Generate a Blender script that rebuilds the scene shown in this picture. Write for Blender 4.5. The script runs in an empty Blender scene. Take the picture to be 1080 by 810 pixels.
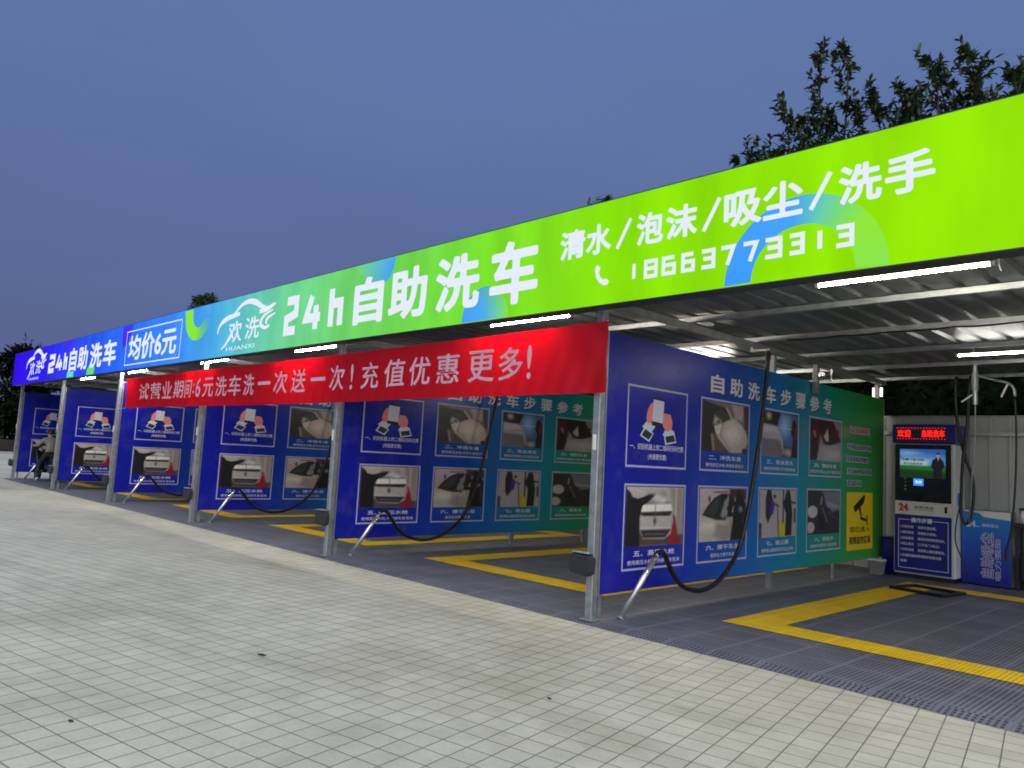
import bpy, math, random
import numpy as np
from mathutils import Vector, Matrix

random.seed(11)
sc = bpy.context.scene
COL = sc.collection

# ------------------------------------------------------------------ helpers
def lin(c):
    out = []
    for v in c[:3]:
        v = v / 255.0
        out.append(v / 12.92 if v <= 0.04045 else ((v + 0.055) / 1.055) ** 2.4)
    return tuple(out)

def tag(o, label=None, cat=None, group=None, kind=None):
    if label: o['label'] = label
    if cat: o['category'] = cat
    if group: o['group'] = group
    if kind: o['kind'] = kind
    return o

def empty(name, loc=(0, 0, 0), rz=0.0):
    o = bpy.data.objects.new(name, None)
    o.location = loc; o.rotation_euler = (0, 0, rz); o.empty_display_size = 0.1
    COL.objects.link(o)
    return o

def copy_tree(o, parent=None):
    c = o.copy(); COL.objects.link(c)
    if parent is not None: c.parent = parent
    for ch in list(o.children):
        copy_tree(ch, c)
    return c

class MB:
    """collects verts/faces, makes ONE mesh object"""
    def __init__(s): s.v = []; s.f = []; s.c = []
    def add(s, vs, fs):
        n = len(s.v); s.v += [tuple(v) for v in vs]; s.f += [tuple(n + i for i in f) for f in fs]
        return s
    def box(s, x0, x1, y0, y1, z0, z1, cham=0.0):
        if cham <= 0:
            v = [(x0,y0,z0),(x1,y0,z0),(x1,y1,z0),(x0,y1,z0),(x0,y0,z1),(x1,y0,z1),(x1,y1,z1),(x0,y1,z1)]
            return s.add(v, [(0,3,2,1),(4,5,6,7),(0,1,5,4),(1,2,6,5),(2,3,7,6),(3,0,4,7)])
        c = cham
        pr = [(x0+c,y0),(x1-c,y0),(x1,y0+c),(x1,y1-c),(x1-c,y1),(x0+c,y1),(x0,y1-c),(x0,y0+c)]
        pi = [(x0+c,y0+c),(x1-c,y0+c),(x1-c,y0+c),(x1-c,y1-c),(x1-c,y1-c),(x0+c,y1-c),(x0+c,y1-c),(x0+c,y0+c)]
        v = [(a,b,z0) for a,b in pi]+[(a,b,z0+c) for a,b in pr]+[(a,b,z1-c) for a,b in pr]+[(a,b,z1) for a,b in pi]
        f = [tuple(reversed(range(8))), tuple(range(24,32))]
        for k in range(3):
            for i in range(8):
                j = (i+1) % 8; f.append((k*8+i, k*8+j, k*8+8+j, k*8+8+i))
        return s.add(v, f)
    def quad(s, a, b, c, d): return s.add([a,b,c,d], [(0,1,2,3)])
    def poly(s, pts): return s.add(pts, [tuple(range(len(pts)))])
    def prism(s, pts, d):
        """pts planar loop extruded by vector d"""
        n = len(pts); d = Vector(d)
        v = [tuple(p) for p in pts] + [tuple(Vector(p)+d) for p in pts]
        f = [tuple(reversed(range(n))), tuple(range(n, 2*n))]
        for i in range(n):
            j = (i+1) % n; f.append((i, j, n+j, n+i))
        return s.add(v, f)
    def tube(s, pts, r, n=8, caps=True):
        pts = [Vector(p) for p in pts]; m = len(pts)
        rr = r if isinstance(r, (list, tuple)) else [r]*m
        v = []; up = None
        for i, p in enumerate(pts):
            t = (pts[min(i+1,m-1)] - pts[max(i-1,0)]).normalized()
            if up is None: up = Vector((0,0,1)) if abs(t.z) < .9 else Vector((1,0,0))
            a = t.cross(up); 
            if a.length < 1e-4: a = t.cross(Vector((0,1,0)))
            a.normalize(); b = a.cross(t).normalized(); up = b
            for k in range(n):
                w = 2*math.pi*k/n
                v.append(p + a*math.cos(w)*rr[i] + b*math.sin(w)*rr[i])
        f = []
        for i in range(m-1):
            for k in range(n):
                l = (k+1) % n
                f.append((i*n+k, i*n+l, (i+1)*n+l, (i+1)*n+k))
        if caps:
            f.append(tuple(reversed(range(n)))); f.append(tuple((m-1)*n+k for k in range(n)))
        return s.add(v, f)
    def build(s, name, mat, parent=None, smooth=False, bevel=0.0, world=False):
        me = bpy.data.meshes.new(name)
        vs = s.v
        if parent is not None and world:
            inv = Matrix.LocRotScale(parent.location, parent.rotation_euler, None).inverted()
            vs = [tuple(inv @ Vector(v)) for v in vs]
        me.from_pydata(vs, [], s.f); me.update()
        if smooth:
            me.polygons.foreach_set('use_smooth', [True]*len(me.polygons))
        me.materials.append(mat)
        o = bpy.data.objects.new(name, me); COL.objects.link(o)
        if parent is not None: o.parent = parent
        if bevel:
            b = o.modifiers.new('bevel', 'BEVEL'); b.width = bevel; b.segments = 2; b.limit_method = 'ANGLE'
        return o

def spline(pts, n=8):
    """Catmull-Rom through pts"""
    P = [Vector(p) for p in pts]; P = [2*P[0]-P[1]] + P + [2*P[-1]-P[-2]]; out = []
    for i in range(1, len(P)-2):
        for k in range(n):
            t = k/n; a,b,c,d = P[i-1],P[i],P[i+1],P[i+2]
            out.append(0.5*((2*b)+(c-a)*t+(2*a-5*b+4*c-d)*t*t+(3*b-a-3*c+d)*t**3))
    out.append(P[-2]); return out

# ------------------------------------------------------------------ materials
def new_mat(name):
    m = bpy.data.materials.new(name); m.use_nodes = True
    nt = m.node_tree; b = nt.nodes['Principled BSDF']
    return m, nt, b
def N(nt, t, **k):
    n = nt.nodes.new(t)
    for a, v in k.items():
        if a in ('loc',): continue
        setattr(n, a, v)
    return n
def ramp(nt, stops, interp='LINEAR'):
    r = nt.nodes.new('ShaderNodeValToRGB'); r.color_ramp.interpolation = interp
    e = r.color_ramp.elements
    while len(e) < len(stops): e.new(0.5)
    for i, (p, c) in enumerate(stops):
        e[i].position = p; e[i].color = (*c, 1)
    return r
def simple(name, rgb, rough=0.5, metal=0.0, var=0.0, scale=6.0, bump=0.0, bscale=60.0, spec=0.5, linear=False):
    m, nt, b = new_mat(name)
    c = rgb if linear else lin(rgb)
    b.inputs['Base Color'].default_value = (*c, 1); b.inputs['Roughness'].default_value = rough
    b.inputs['Metallic'].default_value = metal; b.inputs['Specular IOR Level'].default_value = spec
    tc = N(nt, 'ShaderNodeTexCoord')
    if var > 0:
        no = N(nt, 'ShaderNodeTexNoise'); no.inputs['Scale'].default_value = scale; no.inputs['Detail'].default_value = 6
        nt.links.new(tc.outputs['Object'], no.inputs['Vector'])
        lo = tuple(x*(1-var) for x in c); hi = tuple(min(1, x*(1+var)) for x in c)
        r = ramp(nt, [(0.3, lo), (0.7, hi)]); nt.links.new(no.outputs['Fac'], r.inputs['Fac'])
        nt.links.new(r.outputs['Color'], b.inputs['Base Color'])
        mr = N(nt, 'ShaderNodeMapRange'); mr.inputs['To Min'].default_value = max(0, rough-.12); mr.inputs['To Max'].default_value = min(1, rough+.12)
        nt.links.new(no.outputs['Fac'], mr.inputs['Value']); nt.links.new(mr.outputs['Result'], b.inputs['Roughness'])
    if bump > 0:
        n2 = N(nt, 'ShaderNodeTexNoise'); n2.inputs['Scale'].default_value = bscale; n2.inputs['Detail'].default_value = 4
        nt.links.new(tc.outputs['Object'], n2.inputs['Vector'])
        bp = N(nt, 'ShaderNodeBump'); bp.inputs['Strength'].default_value = bump; bp.inputs['Distance'].default_value = 0.01
        nt.links.new(n2.outputs['Fac'], bp.inputs['Height']); nt.links.new(bp.outputs['Normal'], b.inputs['Normal'])
    return m
def glow(name, rgb, strength, linear=False):
    m, nt, b = new_mat(name); c = rgb if linear else lin(rgb)
    b.inputs['Base Color'].default_value = (0.02, 0.02, 0.02, 1); b.inputs['Roughness'].default_value = 0.4
    b.inputs['Emission Color'].default_value = (*c, 1); b.inputs['Emission Strength'].default_value = strength
    return m
def vcol(name, emit=0.0, rough=0.45, gain=1.0):
    """material printed / shown from the mesh's own colour attribute"""
    m, nt, b = new_mat(name)
    a = N(nt, 'ShaderNodeAttribute'); a.attribute_name = 'Col'
    if emit > 0:
        b.inputs['Base Color'].default_value = (.01,.01,.01,1)
        nt.links.new(a.outputs['Color'], b.inputs['Emission Color']); b.inputs['Emission Strength'].default_value = emit
    else:
        nt.links.new(a.outputs['Color'], b.inputs['Base Color'])
    b.inputs['Roughness'].default_value = rough
    return m

M = {}
M['galv'] = simple('galvanised steel', (165,170,172), .42, .75, .18, 14, .05, 90)
M['galv_dull'] = simple('dull zinc', (150,155,155), .5, .6, .2, 9)
M['chrome'] = simple('stainless tube', (225,225,225), .24, .9, .02, 30)
M['alu'] = simple('aluminium trim', (190,193,198), .35, .8, .06, 20)
M['black_rubber'] = simple('black rubber', (16,16,18), .42, 0, .2, 30, .1, 200)
M['dark_foam'] = simple('dark foam', (44,46,50), .85, 0, .3, 60, .6, 220)
M['white_plastic'] = simple('white plastic', (215,215,210), .35, 0, .04, 8)
M['white_paint'] = simple('white powder coat', (205,207,205), .35, 0, .05, 6)
M['grey_plastic'] = simple('grey plastic', (120,122,120), .5, 0, .12, 12)
M['dark_plastic'] = simple('dark plastic', (24,24,27), .4, 0, .15, 20)
M['black_glass'] = simple('black glass', (5,5,7), .08, 0, 0, 1)
M['navy'] = simple('navy powder coat', (14,18,120), .32, 0, .08, 5)
M['navy_print'] = simple('navy print', (12,20,125), .4, 0, .05, 3)
M['print_white'] = simple('white print', (212,216,232), .45)
M['print_pale'] = simple('pale frame print', (176,182,215), .45)
M['print_black'] = simple('black print', (18,18,18), .5)
M['print_red'] = simple('red print', (190,25,25), .45)
M['print_pinkred'] = simple('faded red print', (205,110,95), .5)
M['yellow_print'] = simple('yellow print', (235,205,20), .45, 0, .05, 4)
M['skin_print'] = simple('pink print', (232,140,140), .5)
M['cuff_print'] = simple('dark green print', (25,52,45), .5)
M['led_red'] = glow('red led', (255,25,15), 1.6)
M['lcd_blue'] = glow('blue lcd', (60,130,255), 1.3)
M['lcd_white'] = glow('lcd white', (200,225,255), 1.4)
M['tube_glow'] = glow('white led tube', (1.0,.92,.76), 250.0, True)
M['tube_dim'] = glow('weaker white led tube', (1.0,.95,.86), 60.0, True)
M['flood_glow'] = glow('floodlight led', (1.0,.96,.86), 3.0, True)
M['sign_white'] = glow('lit white vinyl', (226,234,250), 1.0)
M['sign_case'] = simple('sign casing', (70,72,74), .5, .5, .1, 5)
M['photo'] = vcol('printed photograph')
M['screen'] = vcol('screen picture', .5)
M['sign_print'] = vcol('backlit print', 1.0)
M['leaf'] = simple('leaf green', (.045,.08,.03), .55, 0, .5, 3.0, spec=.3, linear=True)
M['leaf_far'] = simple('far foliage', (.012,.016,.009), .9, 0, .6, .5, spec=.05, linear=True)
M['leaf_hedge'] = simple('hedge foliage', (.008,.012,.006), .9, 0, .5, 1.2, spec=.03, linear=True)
M['bark'] = simple('bark', (.06,.045,.035), .9, 0, .3, 8, .5, 40, linear=True)
M['dry_leaf'] = simple('dry leaf', (.05,.035,.022), .8, 0, .4, 20, linear=True)
M['dark_wall'] = simple('dark rendered wall', (.04,.032,.03), .9, 0, .3, 1.5, spec=.1, linear=True)
M['skin'] = simple('skin', (190,140,115), .55, 0, .06, 10)
M['hair'] = simple('dark hair', (18,15,14), .6)
M['jacket'] = simple('beige grey jacket', (128,122,112), .85, 0, .2, 12, .3, 80)
M['trousers'] = simple('dark trousers', (26,28,38), .9, 0, .2, 10)
M['shoe'] = simple('white shoe', (200,200,200), .6)
M['scooter'] = simple('black scooter paint', (18,19,24), .3, 0, .1, 5)
M['tail_red'] = simple('red lens', (190,40,45), .25)

# corrugated roof sheet / white wall sheet
M['roof'] = simple('zinc roof sheet', (112,117,119), .48, .75, .2, 2.2, .04, 30)
M['wall_sheet'] = simple('white wall sheet', (172,174,172), .5, .1, .12, 1.3)

# panel gradient board
def mat_board():
    m, nt, b = new_mat('blue to green print')
    tc = N(nt, 'ShaderNodeTexCoord'); sp = N(nt, 'ShaderNodeSeparateXYZ'); nt.links.new(tc.outputs['Object'], sp.inputs[0])
    mr = N(nt, 'ShaderNodeMapRange'); mr.inputs['From Max'].default_value = 7.0
    ad = N(nt, 'ShaderNodeMath', operation='MULTIPLY_ADD'); ad.inputs[1].default_value = -.18; ad.inputs[2].default_value = .25
    nt.links.new(sp.outputs['Z'], ad.inputs[0])
    a2 = N(nt, 'ShaderNodeMath', operation='ADD'); nt.links.new(sp.outputs['Y'], a2.inputs[0]); nt.links.new(ad.outputs[0], a2.inputs[1])
    nt.links.new(a2.outputs[0], mr.inputs['Value'])
    r = ramp(nt, [(0.0, lin((20,26,150))), (.16, lin((22,34,158))), (.30, lin((26,70,176))), (.45, lin((24,112,186))), (.58, lin((26,138,166))), (.72, lin((34,152,118))), (.83, lin((50,158,80))), (1.0, lin((66,160,58)))])
    nt.links.new(mr.outputs['Result'], r.inputs['Fac'])
    no = N(nt, 'ShaderNodeTexNoise'); no.inputs['Scale'].default_value = 2.2; no.inputs['Detail'].default_value = 5
    nt.links.new(tc.outputs['Object'], no.inputs['Vector'])
    mx = N(nt, 'ShaderNodeMapRange'); mx.inputs['To Min'].default_value = .26; mx.inputs['To Max'].default_value = .36; b.inputs['Specular IOR Level'].default_value = .32
    nt.links.new(no.outputs['Fac'], mx.inputs['Value']); nt.links.new(mx.outputs['Result'], b.inputs['Roughness'])
    g2 = N(nt, 'ShaderNodeNewGeometry'); dn = N(nt, 'ShaderNodeTexNoise'); dn.inputs['Scale'].default_value = 3.0; dn.inputs['Detail'].default_value = 9; dn.inputs['Roughness'].default_value = .7; nt.links.new(g2.outputs['Position'], dn.inputs['Vector'])
    dr = ramp(nt, [(.50,(0,0,0)),(.72,(.22,.22,.22))]); nt.links.new(dn.outputs['Fac'], dr.inputs['Fac'])
    dm = N(nt, 'ShaderNodeMix', data_type='RGBA'); nt.links.new(dr.outputs['Color'], dm.inputs[0]); nt.links.new(r.outputs['Color'], dm.inputs[6]); dm.inputs[7].default_value = (.16,.16,.17,1)
    nt.links.new(dm.outputs[2], b.inputs['Base Color'])
    bp = N(nt, 'ShaderNodeBump'); bp.inputs['Strength'].default_value = .12; bp.inputs['Distance'].default_value = .02
    n2 = N(nt, 'ShaderNodeTexNoise'); n2.inputs['Scale'].default_value = 1.1; nt.links.new(tc.outputs['Object'], n2.inputs['Vector'])
    nt.links.new(n2.outputs['Fac'], bp.inputs['Height']); nt.links.new(bp.outputs['Normal'], b.inputs['Normal'])
    return m
M['board'] = mat_board()

SIGN_STOPS = [(-27.2,(48,0,235)),(-23.5,(45,25,240)),(-21.5,(45,60,246)),(-18.5,(40,95,248)),(-16,(45,120,250)),(-13.9,(62,145,250)),(-12.6,(75,175,238)),(-11.4,(100,205,200)),(-10.2,(112,212,150)),(-8.6,(112,214,110)),(-7.2,(112,218,75)),(-5.8,(122,225,40)),(-4.2,(138,229,4)),(-2.6,(145,231,0)),(-1.2,(148,230,0)),(.3,(152,228,0))]
def sign_rgb(x):
    S = SIGN_STOPS
    for (a,ca),(b,cb) in zip(S,S[1:]):
        if x <= b:
            t = max(0,(x-a)/(b-a)); return tuple(p+(q-p)*t for p,q in zip(ca,cb))
    return S[-1][1]
def mat_sign():
    m, nt, b = new_mat('backlit sign film')
    g = N(nt, 'ShaderNodeNewGeometry'); sp = N(nt, 'ShaderNodeSeparateXYZ'); nt.links.new(g.outputs['Position'], sp.inputs[0])
    mr = N(nt, 'ShaderNodeMapRange'); mr.inputs['From Min'].default_value = -27.2; mr.inputs['From Max'].default_value = .3
    nt.links.new(sp.outputs['X'], mr.inputs['Value'])
    r = ramp(nt, [((x+27.2)/27.5, lin(c)) for x,c in SIGN_STOPS]); nt.links.new(mr.outputs['Result'], r.inputs['Fac'])
    # uneven tubes behind the film
    no = N(nt, 'ShaderNodeTexNoise'); no.inputs['Scale'].default_value = 1.0; no.inputs['Detail'].default_value = 3
    mpn = N(nt, 'ShaderNodeMapping'); mpn.inputs['Scale'].default_value = (2.4,1,.7); nt.links.new(g.outputs['Position'], mpn.inputs['Vector']); nt.links.new(mpn.outputs['Vector'], no.inputs['Vector'])
    m2 = N(nt, 'ShaderNodeMapRange'); m2.inputs['From Min'].default_value = .3; m2.inputs['From Max'].default_value = .7; m2.inputs['To Min'].default_value = .86; m2.inputs['To Max'].default_value = 1.1
    nt.links.new(no.outputs['Fac'], m2.inputs['Value'])
    nt.links.new(r.outputs['Color'], b.inputs['Emission Color']); nt.links.new(m2.outputs['Result'], b.inputs['Emission Strength'])
    b.inputs['Base Color'].default_value = (.003,.003,.003,1); b.inputs['Roughness'].default_value = .5; b.inputs['Specular IOR Level'].default_value = .01
    return m
M['sign'] = mat_sign()

def mat_pavers():
    m, nt, b = new_mat('square pavers')
    tc = N(nt, 'ShaderNodeTexCoord')
    mp = N(nt, 'ShaderNodeMapping'); mp.inputs['Rotation'].default_value = (0,0,math.radians(-10.5)); nt.links.new(tc.outputs['Object'], mp.inputs['Vector'])
    br = N(nt, 'ShaderNodeTexBrick'); br.offset = 0; br.squash = 1
    br.inputs['Scale'].default_value = 1; br.inputs['Brick Width'].default_value = .152; br.inputs['Row Height'].default_value = .152
    br.inputs['Mortar Size'].default_value = .0044; br.inputs['Mortar Smooth'].default_value = .4
    br.inputs['Color1'].default_value = (.51,.492,.405,1); br.inputs['Color2'].default_value = (.56,.542,.445,1); br.inputs['Mortar'].default_value = (.165,.163,.15,1)
    nt.links.new(mp.outputs['Vector'], br.inputs['Vector'])
    def noise(scale, detail=6, rough=.6):
        n = N(nt, 'ShaderNodeTexNoise'); n.inputs['Scale'].default_value = scale; n.inputs['Detail'].default_value = detail; n.inputs['Roughness'].default_value = rough
        nt.links.new(tc.outputs['Object'], n.inputs['Vector']); return n
    big = noise(.35, 7, .65); r1 = ramp(nt, [(.32,(.78,.77,.74)),(.5,(1,1,1)),(.7,(1.08,1.08,1.06))]); nt.links.new(big.outputs['Fac'], r1.inputs['Fac'])
    mid = noise(2.6, 8, .7); r2 = ramp(nt, [(.3,(.84,.83,.81)),(.55,(1,1,1)),(.75,(1.06,1.06,1.05))]); nt.links.new(mid.outputs['Fac'], r2.inputs['Fac'])
    fine = noise(55, 4, .7); r3 = ramp(nt, [(.25,(.88,.88,.87)),(.6,(1.03,1.03,1.03))]); nt.links.new(fine.outputs['Fac'], r3.inputs['Fac'])
    # dried water stains, darker streaks along the mat edge
    st = N(nt, 'ShaderNodeTexNoise'); st.inputs['Scale'].default_value = 1.0; st.inputs['Detail'].default_value = 8; st.inputs['Roughness'].default_value = .62; st.inputs['Distortion'].default_value = .6
    sm_ = N(nt, 'ShaderNodeMapping'); sm_.inputs['Scale'].default_value = (.22,.9,1); sm_.inputs['Rotation'].default_value = (0,0,math.radians(6)); nt.links.new(tc.outputs['Object'], sm_.inputs['Vector']); nt.links.new(sm_.outputs['Vector'], st.inputs['Vector'])
    r4 = ramp(nt, [(.36,(.90,.89,.87)),(.46,(1,1,1)),(.61,(1,1,1)),(.66,(.92,.91,.89)),(.72,(.97,.965,.95))]); nt.links.new(st.outputs['Fac'], r4.inputs['Fac'])
    cur = br.outputs['Color']
    for r in (r1,r2,r3,r4):
        mx = N(nt, 'ShaderNodeMix', data_type='RGBA', blend_type='MULTIPLY'); mx.inputs[0].default_value = 1
        nt.links.new(cur, mx.inputs[6]); nt.links.new(r.outputs['Color'], mx.inputs[7]); cur = mx.outputs[2]
    nt.links.new(cur, b.inputs['Base Color'])
    rr = N(nt, 'ShaderNodeMapRange'); rr.inputs['To Min'].default_value = .5; rr.inputs['To Max'].default_value = .8
    nt.links.new(mid.outputs['Fac'], rr.inputs['Value']); nt.links.new(rr.outputs['Result'], b.inputs['Roughness'])
    b.inputs['Specular IOR Level'].default_value = .35
    ad = N(nt, 'ShaderNodeMath', operation='MULTIPLY_ADD'); ad.inputs[1].default_value = -1.0
    f3 = N(nt, 'ShaderNodeMath', operation='MULTIPLY'); f3.inputs[1].default_value = .25; nt.links.new(fine.outputs['Fac'], f3.inputs[0])
    nt.links.new(br.outputs['Fac'], ad.inputs[0]); nt.links.new(f3.outputs[0], ad.inputs[2])
    bp = N(nt, 'ShaderNodeBump'); bp.inputs['Strength'].default_value = .5; bp.inputs['Distance'].default_value = .004
    nt.links.new(ad.outputs[0], bp.inputs['Height']); nt.links.new(bp.outputs['Normal'], b.inputs['Normal'])
    return m
M['pavers'] = mat_pavers()

def mat_grate(name, top, hole, pitch=.034, tile=.4, seam=(1.13,1.13,1.13), wear=.25):
    """interlocking plastic grating: slotted holes, a solid rib at each tile joint"""
    m, nt, b = new_mat(name)
    tc = N(nt, 'ShaderNodeTexCoord'); sp = N(nt, 'ShaderNodeSeparateXYZ'); nt.links.new(tc.outputs['Object'], sp.inputs[0])
    def wave(axis, p, off=0.0):
        a = N(nt, 'ShaderNodeMath', operation='MULTIPLY_ADD'); a.inputs[1].default_value = 1/p; a.inputs[2].default_value = off
        nt.links.new(sp.outputs[axis], a.inputs[0])
        f = N(nt, 'ShaderNodeMath', operation='FRACT'); nt.links.new(a.outputs[0], f.inputs[0])
        s = N(nt, 'ShaderNodeMath', operation='SUBTRACT'); s.inputs[1].default_value = .5; nt.links.new(f.outputs[0], s.inputs[0])
        ab = N(nt, 'ShaderNodeMath', operation='ABSOLUTE'); nt.links.new(s.outputs[0], ab.inputs[0]); return ab
    wx = wave('X', pitch); wy = wave('Y', pitch*1.1)
    def lt(a, v):
        n = N(nt, 'ShaderNodeMapRange'); n.interpolation_type = 'SMOOTHSTEP'
        n.inputs['From Min'].default_value = v+.05; n.inputs['From Max'].default_value = v-.05
        nt.links.new(a.outputs[0], n.inputs['Value']); return n
    hx = lt(wx, .27); hy = lt(wy, .34)
    h = N(nt, 'ShaderNodeMath', operation='MULTIPLY'); nt.links.new(hx.outputs[0], h.inputs[0]); nt.links.new(hy.outputs[0], h.inputs[1])
    tx = wave('X', tile, .5); ty = wave('Y', tile, .32)
    sx = lt(tx, .03); sy = lt(ty, .03)
    sm = N(nt, 'ShaderNodeMath', operation='MAXIMUM'); nt.links.new(sx.outputs[0], sm.inputs[0]); nt.links.new(sy.outputs[0], sm.inputs[1])
    inv = N(nt, 'ShaderNodeMath', operation='SUBTRACT'); inv.inputs[0].default_value = 1; nt.links.new(sm.outputs[0], inv.inputs[1])
    hh = N(nt, 'ShaderNodeMath', operation='MULTIPLY'); nt.links.new(h.outputs[0], hh.inputs[0]); nt.links.new(inv.outputs[0], hh.inputs[1])
    no = N(nt, 'ShaderNodeTexNoise'); no.inputs['Scale'].default_value = 1.7; no.inputs['Detail'].default_value = 7; nt.links.new(tc.outputs['Object'], no.inputs['Vector'])
    rr = ramp(nt, [(.3, tuple(x*(1-wear) for x in top)), (.7, tuple(x*(1+wear) for x in top))]); nt.links.new(no.outputs['Fac'], rr.inputs['Fac'])
    m0 = N(nt, 'ShaderNodeMix', data_type='RGBA'); nt.links.new(sx.outputs[0], m0.inputs[0]); nt.links.new(rr.outputs['Color'], m0.inputs[6])
    m0.inputs[7].default_value = (*[x*s for x,s in zip(top, seam)], 1)
    m1 = N(nt, 'ShaderNodeMix', data_type='RGBA'); nt.links.new(hh.outputs[0], m1.inputs[0]); nt.links.new(m0.outputs[2], m1.inputs[6]); m1.inputs[7].default_value = (*hole, 1)
    nt.links.new(m1.outputs[2], b.inputs['Base Color'])
    b.inputs['Roughness'].default_value = .5; b.inputs['Specular IOR Level'].default_value = .35
    ih = N(nt, 'ShaderNodeMath', operation='SUBTRACT'); ih.inputs[0].default_value = 1; nt.links.new(hh.outputs[0], ih.inputs[1])
    bp = N(nt, 'ShaderNodeBump'); bp.inputs['Strength'].default_value = .5; bp.inputs['Distance'].default_value = .008
    nt.links.new(ih.outputs[0], bp.inputs['Height']); nt.links.new(bp.outputs['Normal'], b.inputs['Normal'])
    return m
M['grate'] = mat_grate('slate grating tile', (.165,.172,.208), (.034,.035,.045))
M['grate_edge'] = mat_grate('slate edge ramp tile', (.165,.172,.208), (.03,.03,.038), .038, .4)
M['grate_yellow'] = mat_grate('yellow grating tile', (.92,.62,.012), (.55,.33,.01), wear=.12, seam=(1.05,1.05,1))
def mat_cloth():
    m, nt, b = new_mat('red banner cloth')
    nt.nodes.remove(b); out = nt.nodes['Material Output']
    d = N(nt, 'ShaderNodeBsdfDiffuse'); t = N(nt, 'ShaderNodeBsdfTranslucent'); g = N(nt, 'ShaderNodeBsdfGlossy'); g.inputs['Roughness'].default_value = .35
    c = (*lin((188,8,26)),1); d.inputs['Color'].default_value = c; t.inputs['Color'].default_value = (*lin((225,5,20)),1); g.inputs['Color'].default_value = (1,.8,.8,1)
    mx = N(nt, 'ShaderNodeMixShader'); mx.inputs[0].default_value = .3
    nt.links.new(d.outputs[0], mx.inputs[1]); nt.links.new(t.outputs[0], mx.inputs[2])
    m2 = N(nt, 'ShaderNodeMixShader'); m2.inputs[0].default_value = .035; nt.links.new(mx.outputs[0], m2.inputs[1]); nt.links.new(g.outputs[0], m2.inputs[2])
    nt.links.new(m2.outputs[0], out.inputs['Surface'])
    return m
M['cloth'] = mat_cloth()
M['cloth_print'] = simple('pale pink cloth print', (215,165,180), .8)

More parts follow.
